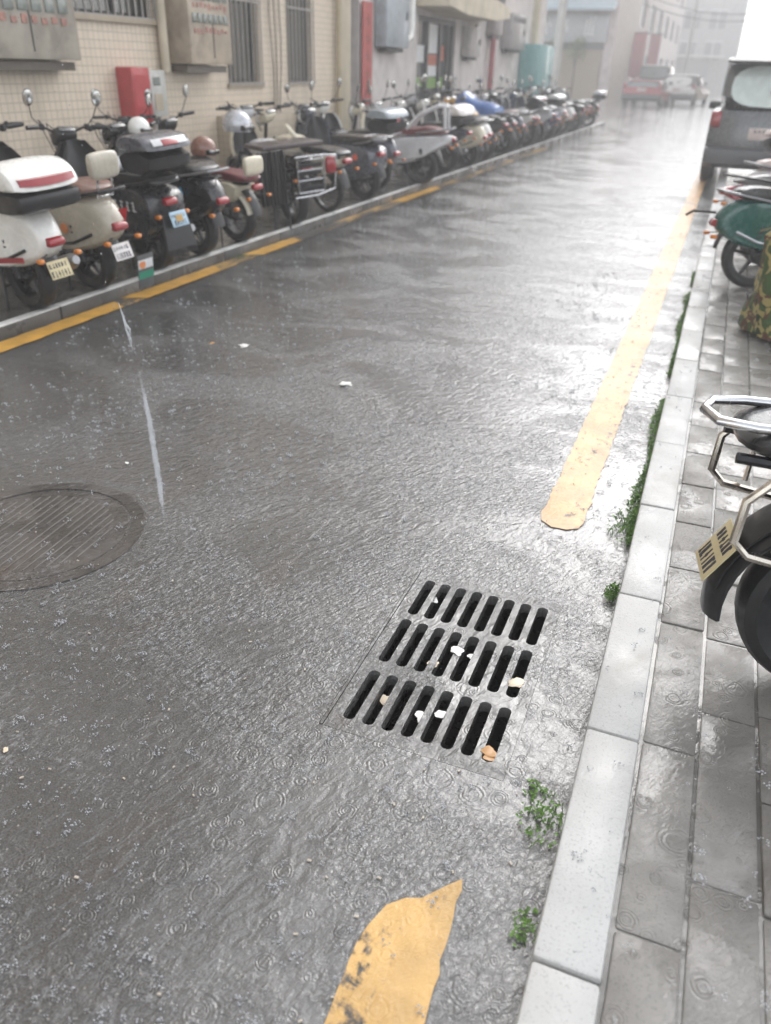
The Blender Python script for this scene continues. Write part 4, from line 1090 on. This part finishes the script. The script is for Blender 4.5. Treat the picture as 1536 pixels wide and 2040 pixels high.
def building_a():
    t = thing('tiled_building', 'cream tiled building with barred windows behind the near scooters', 'building', (WX, 5, 0))
    t.location = (0, 0, 0)
    win = [(7.02, 8.36, 1.86, 3.2), (9.80, 10.62, 1.25, 3.0), (11.40, 12.18, 1.25, 3.0), (1.5, 3.2, 1.5, 3.0)]
    up = []
    for f_ in range(1, 4):
        for yy in (1.5, 5., 8.5, 11.2): up.append((yy, yy+1.3, 1.3+3.1*f_, 2.8+3.1*f_))
    b = MB(); wall_x(b, WX, -6, 13.1, 0, 13.5, win+up)
    b.build('wall', tile_mat('cream_tile', (.69, .59, .47), (.64, .545, .43), (.37, .315, .25)), t, smooth=False)
    for o in win: window(t, WX, o, True, nb=int((o[1]-o[0])/.105), rails=(.52,) if o[2] < 1.4 else (.2,), mull=(.25,) if o[2] < 1.4 else (.6,))
    for o in up: window(t, WX, o, False)
    b = MB(); b.box((WX+.02, 7.69, 1.835), (.05, 1.42, .045)); b.box((WX+.015, 10.21, 1.225), (.03, .9, .045)); b.build('window_sill', mat('tan_sill', (.33, .27, .19), .5), t, smooth=False)
    b = MB(); b.box((WX-.02, 13.29, 6.7), (.16, .38, 13.6), bev=.02); b.build('corner_pilaster', CREAMW, t)
building_a()
def building_b():
    t = thing('plaster_building', 'pinkish grey plastered building with a shop front beyond the cream one', 'building', (0, 0, 0))
    ops = [(13.48, 13.98, .08, 2.75), (16.85, 19.32, .08, 2.36), (20.75, 21.05, 1.95, 2.4)]
    up = []
    for f_ in range(1, 4):
        for yy in (14.5, 17.5, 20.5, 24.): up.append((yy, yy+1.5, 1.2+3.1*f_, 2.7+3.1*f_))
    b = MB(); wall_x(b, WX-.02, 13.44, 28.6, 0, 13, ops+up, .3)
    b.build('wall', render_mat('pinkish_plaster', (.62, .57, .54), .3), t, smooth=False)
    for o in up: window(t, WX-.02, o, False)
    b = MB(); b.box((WX-.22, 13.73, 1.42), (.03, .46, 2.6)); b.build('dark_door', mat('dark_doorway', (.03, .035, .036), .4), t, smooth=False)
    f = MB(); x = WX-.10
    for yy in (16.9, 17.62, 18.45, 18.98, 19.27): f.box((x, yy, 1.2), (.07, .09 if yy < 18.9 else .12, 2.2))
    f.box((x, 18.1, 2.32), (.06, 2.4, .07)); fo = f.build('shop_front', mat('shop_frame', (.035, .037, .042), .35), t, smooth=False)
    g = MB(); g.box((x-.04, 18.08, 1.2), (.02, 2.34, 2.18)); g.build('pane', mat('shop_glass', (.10, .105, .105), .08, coat=1.), fo, smooth=False)
    g = MB(); g.box((x-.022, 17.25, 1.72), (.008, .6, .3)); g.box((x-.022, 18.05, 2.0), (.008, .66, .52)); g.box((x-.022, 18.05, 1.42), (.008, .66, .2)); g.build('white_poster', LGT(), fo, smooth=False)
    g = MB(); g.box((x-.022, 18.05, 1.62), (.008, .66, .19)); g.box((x-.022, 18.7, 1.75), (.008, .3, .28)); g.build('red_poster', mat('red_poster', (.50, .13, .08), .5), fo, smooth=False)
    g = MB(); g.box((x-.022, 17.25, 1.22), (.008, .6, .16)); g.box((x-.022, 18.3, 1.2), (.008, 1.1, .2)); g.build('green_poster', mat('green_poster', (.20, .35, .09), .5), fo, smooth=False)
    b = MB(); b.puff([(16.6, 2.40), (16.6, 2.75), (16.75, 2.80), (21.3, 2.80), (21.3, 2.42)], .35, rnd=.03, ch=1)
    b.v = [Vector((WX+.34+p.y, p.x, p.z)) for p in b.v]
    b.build('canopy', CREAMW, t)
    b = MB(); b.box((WX+.05, 26.9, 6), (.2, .35, 12), bev=.02); b.build('pilaster', CREAMW, t)
building_b()

# small fixtures on the wall
def meter_cabinet(y0, y1, z0, z1, depth, label, c1, rows):
    t = thing('meter_cabinet', label, 'meter cabinet', (WX, (y0+y1)/2, z0))
    w, h = y1-y0, z1-z0
    b = MB(); b.box((depth/2+.002, 0, h/2), (depth, w, h), bev=.008); b.build('cabinet_body', mat(label[:12].replace(' ', '_')+'_body', c1, .5, var=.25, scale=4, dirt=.5), t)
    x = depth+.004
    b = MB()
    for (za, zb, kind) in rows:
        if kind != 'glass': continue
        n = 7
        for i in range(n):
            b = MB(); b.box((x+.004, -w*.44+w*.88*(i+.5)/n, (za+zb)/2-z0), (.012, w*.88/n*.72, zb-za), bev=.003)
            b.build('meter', mat('meter_glass', (.19, .215, .195), .2, coat=.8), t)
    b = MB(); rn = random.Random(int(y0*10))
    for (za, zb, kind) in rows:
        if kind == 'glass': continue
        for i in range(9):
            b = MB(); b.box((x+.002, -w*.42+w*.84*(i+.5)/9, (za+zb)/2-z0+rn.uniform(-.015, .015)), (.008, w*.05, (zb-za)*rn.uniform(.5, 1)))
            b.build('meter_tag', mat('faded_red_tag', (.36, .17, .13), .6, var=.5, scale=30), t, smooth=False)
    b = MB(); b.box((x, w*.05, .26), (.006, .012, .40)); b.build('door_seam', DARKM(), t, smooth=False)
    b = MB(); b.box((depth*.4, 0, -.05), (depth*.7, w*.96, .07)); b.build('bracket', mat('brown_bracket', (.10, .08, .06), .6), t, smooth=False)
meter_cabinet(5.55, 6.84, 1.47, 2.4, .24, 'wide grey brown meter cabinet at the top left corner of the wall', (.36, .325, .27), [(1.83, 1.98, 'glass'), (1.73, 1.80, 'tag'), (2.1, 2.25, 'glass')])
meter_cabinet(8.57, 9.42, 1.46, 2.5, .30, 'tan meter cabinet between the barred windows above the black scooter', (.46, .38, .29), [(1.86, 1.95, 'glass'), (1.76, 1.82, 'tag'), (2.07, 2.2, 'glass'), (1.99, 2.05, 'tag')])
def pipe(name, pts, r, m, label, cat='pipe'):
    b = MB(); b.tube(pts, r, 10); tag(b.build(name, m), label, cat)
pipe('drain_pipe', [(WX+.07, 8.40, 3.5), (WX+.07, 8.40, 1.46), (WX+.07, 8.40, 1.38)], .05, CREAMW, 'cream vertical pipe left of the tan meter cabinet')
pipe('drain_pipe', [(WX+.07, 12.98, 4), (WX+.07, 12.98, .1)], .045, mat('brown_stained_pipe', (.42, .34, .22), .5, dirt=.5), 'stained tan pipe beside the corner pilaster')
def cable(y, k):
    rn = random.Random(k); b = MB(); b.tube([(WX+.02+rn.uniform(0, .02), y+.03*math.sin(i*.9+k)+rn.uniform(-.008, .008), 4-i*.32) for i in range(12)], .009, 6)
    return b
for i, (y, lb) in enumerate(((10.88, 'thin dark cable nearest the wide barred window'), (10.99, 'middle of the hanging cables between the two barred windows'), (11.12, 'loose cable beside the narrow barred window'))):
    tag(cable(y, i).build('cable', mat('grey_cable', (.16, .14, .12), .6)), lb, 'cable', 'cables hanging between the barred windows')
def firebox():
    t = thing('extinguisher_box', 'tall red fire extinguisher box on the tiled wall', 'fire box', (WX, 7.76, .90))
    b = MB(); b.box((.10, 0, .255), (.20, .30, .53), bev=.012); b.build('box_body', mat('faded_red_paint', (.42, .045, .05), .4, var=.1), t)
    b = MB(); b.box((.203, 0, .30), (.006, .25, .30)); b.build('door_panel', mat('faded_red_paint', (.42, .045, .05)), t)
    b = MB(); b.box((.10, 0, -.025), (.19, .28, .03)); b.build('base', DARKM(), t)
    t = thing('electric_meter_box', 'small pale grey electric box right of the red fire box', 'meter box', (WX, 8.13, .95))
    b = MB(); b.box((.07, 0, .22), (.14, .28, .45), bev=.012); b.build('box_body', mat('pale_grey_box', (.50, .50, .47), .4, dirt=.4), t)
    b = MB(); b.box((.143, -.03, .34), (.008, .12, .08)); b.build('window', mat('meter_glass', (.19, .215, .195)), t)
    b = MB(); b.box((.143, -.02, .14), (.008, .14, .16)); b.build('label_plate', mat('tan_label', (.45, .38, .28), .5), t)
    b = MB(); b.tube([(.05, .08, 0), (.05, .08, -.8)], .02, 8); b.build('conduit', ALLOY(), t)
firebox()
def plinth():
    b = MB(); b.box((WX+.20, 10.2, .50), (.40, 1.5, .80), bev=.01)
    tag(b.build('tiled_bench', _M.get('x') or tile_mat('cream_bench_tile', (.48, .41, .31), (.44, .37, .28), (.28, .24, .19))), 'low cream tiled ledge against the wall under the barred window', 'ledge')
plinth()
def couplet():
    t = thing('red_banner', 'narrow red paper banner hung beside the dark doorway', 'banner', (WX, 14.2, .9))
    b = MB(); b.box((.03, 0, .75), (.03, .40, 1.5)); b.build('paper', mat('red_paper', (.42, .085, .075), .55), t, smooth=False)
    for k in range(5):
        z = .22+.26*k; b = MB()
        b.box((.047, 0, z), (.003, .16, .018)); b.box((.048, 0, z), (.003, .018, .16)); b.box((.0475, .03, z-.06), (.003, .12, .015), rx=.5)
        b.build('banner_character', mat('dark_gold_ink', (.16, .05, .03), .5), t, smooth=False)
couplet()
def ubox(name, y0, y1, z0, z1, d, m, label, cat, slots=True, legs=False):
    t = thing(name, label, cat, (WX, (y0+y1)/2, z0)); w, h = y1-y0, z1-z0
    b = MB(); b.box((d/2, 0, h/2), (d, w, h), bev=.015); b.build('box_body', m, t)
    b = MB(); b.box((d+.002, 0, h/2), (.008, w*.88, h*.86), bev=.003); o = b.build('door', m, t)
    b = MB(); b.box((d+.012, w*.36, h*.5), (.02, .03, .12)); b.build('handle', DARKM(), o)
    if slots:
        b = MB()
        for i in range(5): b.box((d+.010, -w*.34+w*.68*i/4, h*.84), (.01, w*.1, h*.14))
        b.build('vent', DARKM(), t, smooth=False)
    b = MB(); b.box((d*.4, 0, -.04), (d*.6, w*.8, .06)); b.build('bracket', DARKM(), t, smooth=False)
    if legs: 
        b = MB(); b.box((d*.5, 0, -z0/2+.05-.03), (d*.9, w*.96, z0-.16)); b.build('plinth', mat('grey_plinth', (.25, .25, .24), .6), t, smooth=False)
ubox('utility_box', 14.62, 15.72, 1.78, 2.75, .22, mat('blue_grey_box', (.33, .37, .40), .4, dirt=.3), 'pale blue grey utility box beside the red banner', 'utility box')
ubox('utility_box', 19.75, 20.62, 1.72, 2.3, .2, mat('warm_grey_box', (.42, .39, .37), .5, dirt=.3), 'small warm grey box on the wall right of the shop front', 'utility box', False)
ubox('utility_box', 23.2, 24.9, 1.95, 2.75, .25, mat('mid_grey_box', (.32, .30, .29), .5, dirt=.4), 'weathered grey box on the wall between the red post and teal cabinet', 'utility box')
ubox('utility_box', 21.75, 22.6, 2.2, 3.1, .2, mat('brown_grey_box', (.28, .24, .24), .5, dirt=.4), 'brownish meter box above the red post', 'utility box')
ubox('teal_cabinet', 25.5, 27.6, .5, 2.12, .55, mat('teal_paint', (.15, .33, .33), .4, var=.1), 'large teal metal cabinet at the end of the plastered building', 'cabinet', False, True)
pipe('drain_pipe', [(WX+.08, 16.25, 4), (WX+.08, 16.22, 2.1), (WX+.1, 16.12, 1.96), (WX+.1, 15.85, 1.9)], .06, WHITEP(), 'white plastic pipe with an elbow left of the shop front')
pipe('red_post', [(WX+.12, 22.0, .1), (WX+.12, 22.0, 2.15)], .07, mat('dull_red_post', (.30, .06, .07), .4), 'dull red post standing against the plastered wall', 'post')

# ------------------------------------------------------------------ far street
def building_c():
    t = thing('corner_shop_building', 'pale corner building facing the street with a white shop sign', 'building', (0, 0, 0))
    y = 50
    b = MB()
    b.box((-18., y+5, 5.4), (22.6, 10, 10.8)); b.build('wall', render_mat('pale_beige_render', (.55, .50, .45), .2), t, smooth=False)
    b = MB(); b.box((-9.6, y-.06, 1.25), (4.6, .1, 2.5)); b.build('shutter', mat('beige_shutter', (.44, .36, .26), .5), t, smooth=False)
    b = MB(); b.box((-9.2, y-.10, 2.66), (4.4, .16, .30)); b.build('shutter_box', mat('dark_shutter_box', (.13, .14, .145), .5), t, smooth=False)
    b = MB(); b.box((-9.1, y-.25, 3.45), (4.0, .4, 1.25), bev=.02); s = b.build('shop_sign', mat('grey_white_sign', (.52, .54, .56), .4), t)
    z = 3.5; yy = y-.46
    # three large white characters, strokes only
    for (cx, st) in ((-10.35, [(0, .05, .12, .8, 0), (-.12, .22, .1, .45, .5), (.14, .22, .1, .45, -.5)]), (-9.45, [(-.14, 0, .1, .8, .25), (.16, .1, .1, .6, -.25), (0, .3, .5, .09, 0)]),
                     (-8.05, [(-.2, 0, .1, .8, .12), (0, .1, .1, .75, .1), (.2, .12, .1, .8, .08), (0, -.3, .55, .09, .1), (0, .28, .5, .08, 0)])):
        b = MB()
        for (dx, dz, w, h, r_) in st: b.box((cx+dx, yy, z+dz), (w, .03, h), ry=r_)
        b.build('sign_character', mat('white_sign_letters', (.85, .85, .85), .4), s, smooth=False)
    b = MB(); b.box((-9.6, y-.6, 4.5), (5.6, 1.5, .14), rx=R(16)); b.box((-9.6, y-1.2, 4.55), (5.6, .06, .5)); b.build('awning', mat('pale_blue_awning', (.55, .66, .72), .4), t, smooth=False)
    b = MB(); b.box((-6.95, y-.12, 5.), (.5, .3, 10)); b.build('corner_column', render_mat('pink_white_column', (.66, .58, .56), .1), t, smooth=False)
building_c()
def building_d():
    t = thing('street_terrace', 'long pinkish terrace with red hanging banners running to the far end', 'building', (0, 0, 0))
    ops = []
    for f_ in range(0, 4):
        for k in range(6): ops.append((61.5+6.5*k, 65+6.5*k, .3+3.1*f_ if f_ == 0 else 1+3.1*f_, 2.6+3.1*f_))
    b = MB(); wall_x(b, -6.9, 60.02, 101, 0, 11, ops, .3); b.build('wall', render_mat('far_pink_render', (.52, .45, .43), .3), t, smooth=False)
    for o in ops: window(t, -6.9, o, False)
building_d()
def far_build():
    t = thing('far_apartment_block', 'hazy grey apartment block closing the street', 'building', (0, 0, 0))
    b = MB(); b.box((-8.6, 116, 5.7), (15., 12, 11.4)); b.build('wall', render_mat('far_grey_render', (.42, .42, .41), .3), t, smooth=False)
    for f_ in range(3):
        for k in range(5):
            b = MB(); b.box((-14.6+2.7*k, 109.96, 2.2+1.6+3.0*f_), (1.7, .1, 1.7)); w_ = b.build('window', mat('far_window_glass', (.16, .17, .18), .1, coat=1.), t, smooth=False)
            b = MB(); b.box((-14.6+2.7*k, 109.86, 2.2+1.6+3.0*f_), (.1, .1, 1.7)); b.box((-14.6+2.7*k, 109.84, 2.2+2.5+3.0*f_), (1.9, .1, .12)); b.build('frame', LGT(), w_, smooth=False)
    b = MB(); b.box((-9.2, 109.4, 3.25), (13.6, 1.3, .28)); b.build('canopy', mat('pale_canopy', (.66, .66, .64), .5), t, smooth=False)
    b = MB()
    for k in range(4): b.box((-14+3*k, 109.96, 1.5), (2.4, .08, 2.7))
    b.build('shop_shutter', mat('grey_shutter', (.33, .34, .34), .5), t, smooth=False)
far_build()
def right_build():
    t = thing('right_building', 'peach coloured building along the right pavement', 'building', (0, 0, 0))
    ops = []
    for f_ in range(0, 4):
        for k in range(6): ops.append((36+7*k, 39.8+7*k, 1.1+3.1*f_, 2.6+3.1*f_))
    b = MB(); wall_x(b, 3.2, 34, 78, 0, 13.2, ops, .16, 6, -1); b.build('wall', render_mat('peach_render', (.58, .45, .36), .3), t, smooth=False)
    for o in ops: window(t, 3.2, o, False, face=-1)
right_build()
def hang_banner(x, y, z0, z1, w, label):
    t = thing('hanging_banner', label, 'banner', (x, y, z0))
    b = MB(); b.box((0, 0, (z1-z0)/2), (w, .04, z1-z0)); b.build('cloth', mat('red_banner_cloth', (.45, .12, .15), .5), t, smooth=False)
    b = MB(); b.box((-w*.2, 0, z1-z0+.03), (w*1.7, .05, .05)); b.build('bracket', DARKM(), t, smooth=False)
hang_banner(-6.35, 58.5, 1.2, 3.6, .8, 'tall red hanging banner past the corner shop column')
hang_banner(-6.3, 28.4, 3.3, 4.6, .45, 'small red banner high on the end of the plastered building')
hang_banner(-6.1, 66, 2.0, 3.8, .7, 'orange red banner farthest down the street')
def lamp_pole(x, y, h, r, label, m):
    t = thing('utility_pole', label, 'pole', (x, y, 0))
    b = MB(); b.tube([(0, 0, 0), (0, 0, h)], [r, r*.75], 12); b.build('pole_shaft', m, t)
    b = MB(); b.box((0, 0, h-.4), (1.2, .08, .08)); b.build('crossarm', DARKM(), t)
lamp_pole(-9.2, 47.5, 8, .26, 'thick pale concrete pole in front of the corner shop', render_mat('pole_concrete', (.55, .54, .50), .2))
lamp_pole(-4.6, 80, 8, .14, 'thin grey pole far down the street', render_mat('pole_concrete_far', (.45, .45, .44), .2))
def street_tree(x, y, label, h=2.0, r=.55, k=0):
    t = thing('small_tree', label, 'tree', (x, y, 0)); rn = random.Random(k)
    b = MB(); b.tube([(0, 0, 0), (.03, .02, h*.6), (-.02, 0, h)], [.06, .045, .02], 8)
    for j in range(5):
        a = j*1.3; b.tube([(0, 0, h*.7), (.3*math.cos(a), .3*math.sin(a), h+.1+.1*j)], [.02, .006], 5)
    b.build('trunk', mat('bark', (.12, .09, .065), .7), t)
    b = MB()
    for _ in range(900):
        c = rn.choice([(0, 0, h+.25, r), (.35*r, .2, h, r*.7), (-.5*r, -.2, h+.1, r*.75), (.1, .3, h+.55, r*.6)])
        v = Vector((rn.gauss(0, 1), rn.gauss(0, 1), rn.gauss(0, .8))).normalized()*c[3]*rn.random()**.4
        p = Vector(c[:3])+v; l = rn.uniform(.05, .1); a = Vector((rn.gauss(0, 1), rn.gauss(0, 1), rn.gauss(0, .6))).normalized(); e = a.cross(Vector((.3, .5, 1))).normalized()*l*.4
        b.add([p, p+a*l*.5+e, p+a*l, p+a*l*.5-e], [(0, 1, 2, 3)])
    b.build('crown', mat('lime_leaf', (.16, .27, .05), .5, var=.5, scale=3), t, smooth=False)
street_tree(-9.85, 48.6, 'lime green tree left of the concrete pole before the corner shop', 2.1, .62, 1)
street_tree(-8.5, 48.8, 'lime green tree right of the concrete pole before the corner shop', 2.3, .55, 2)
# overhead wires across the far street
for i, (z, lb) in enumerate(((5.3, 'lower overhead cable crossing the far street'), (6.0, 'upper overhead cable crossing the far street'))):
    b = MB(); b.tube([(-6.9+10*t_/10, 62+4*t_/10+i*6, z-.8*math.sin(PI*t_/10)) for t_ in range(11)], .03, 5); tag(b.build('overhead_cable', DARKM()), lb, 'cable', 'overhead cables over the far street')

# ------------------------------------------------------------------ haze (rain mist)
def haze():
    b = MB(); b.box((-10, 75, 13.5), (150, 210, 29.5))
    o = b.build('haze', None or bpy.data.materials.new('rain_haze'), smooth=False)
    m = o.data.materials[0]; m.use_nodes = True; nt = m.node_tree; nt.nodes.clear()
    out = nt.nodes.new('ShaderNodeOutputMaterial'); v = nt.nodes.new('ShaderNodeVolumePrincipled')
    v.inputs['Color'].default_value = (.93, .94, .95, 1); v.inputs['Density'].default_value = .0078; v.inputs['Anisotropy'].default_value = .3
    L(nt, v.outputs[0], out.inputs['Volume'])
    tag(o, 'pale rain mist filling the street', None, None, 'stuff')
haze()

# ------------------------------------------------------------------ light
w = bpy.data.worlds.new('World'); sc.world = w; w.use_nodes = True
nt = w.node_tree; bg = nt.nodes['Background']
sky = nt.nodes.new('ShaderNodeTexSky'); sky.sky_type = 'NISHITA'; sky.sun_disc = False
SUN_EL, SUN_AZ = R(42), R(4)       # sun beyond the far end of the street, behind cloud
sky.sun_elevation = SUN_EL; sky.sun_rotation = SUN_AZ; sky.dust_density = 1.8; sky.air_density = 1.; sky.ozone_density = 1.
hs = nt.nodes.new('ShaderNodeHueSaturation'); hs.inputs['Saturation'].default_value = .19
nt.links.new(sky.outputs[0], hs.inputs['Color']); nt.links.new(hs.outputs[0], bg.inputs['Color'])
bg.inputs['Strength'].default_value = .15
sl = bpy.data.lights.new('sun', 'SUN'); sl.energy = .35; sl.angle = R(80); sl.color = (1, .97, .93)
so = bpy.data.objects.new('sun', sl); COL.objects.link(so)
d = Vector((math.sin(SUN_AZ)*math.cos(SUN_EL), math.cos(SUN_AZ)*math.cos(SUN_EL), math.sin(SUN_EL)))
so.rotation_euler = (-d).to_track_quat('-Z', 'Y').to_euler()

# ------------------------------------------------------------------ camera
cam = bpy.data.cameras.new('camera'); co = bpy.data.objects.new('camera', cam); COL.objects.link(co)
RM = Matrix(((0.92939995, -0.2011578, 0.30943704), (0.3682659, 0.44998783, -0.81356695), (0.02441243, 0.87008419, 0.49229822)))
co.matrix_world = Matrix.Translation((0, 0, 1.5)) @ RM.to_4x4()
cam.sensor_fit = 'VERTICAL'; cam.sensor_height = 36.; cam.sensor_width = 36.; cam.lens = 1572.94/2040*36
cam.clip_start = .02; cam.clip_end = 1000
cam.dof.use_dof = True; cam.dof.focus_distance = 2.3; cam.dof.aperture_fstop = 2.4
sc.camera = co
sc.view_settings.view_transform = 'Standard'; sc.view_settings.look = 'None'; sc.view_settings.gamma = 1
sc.view_settings.exposure = 1.62
sc.cycles.volume_bounces = 1
sc.cycles.max_bounces = 8
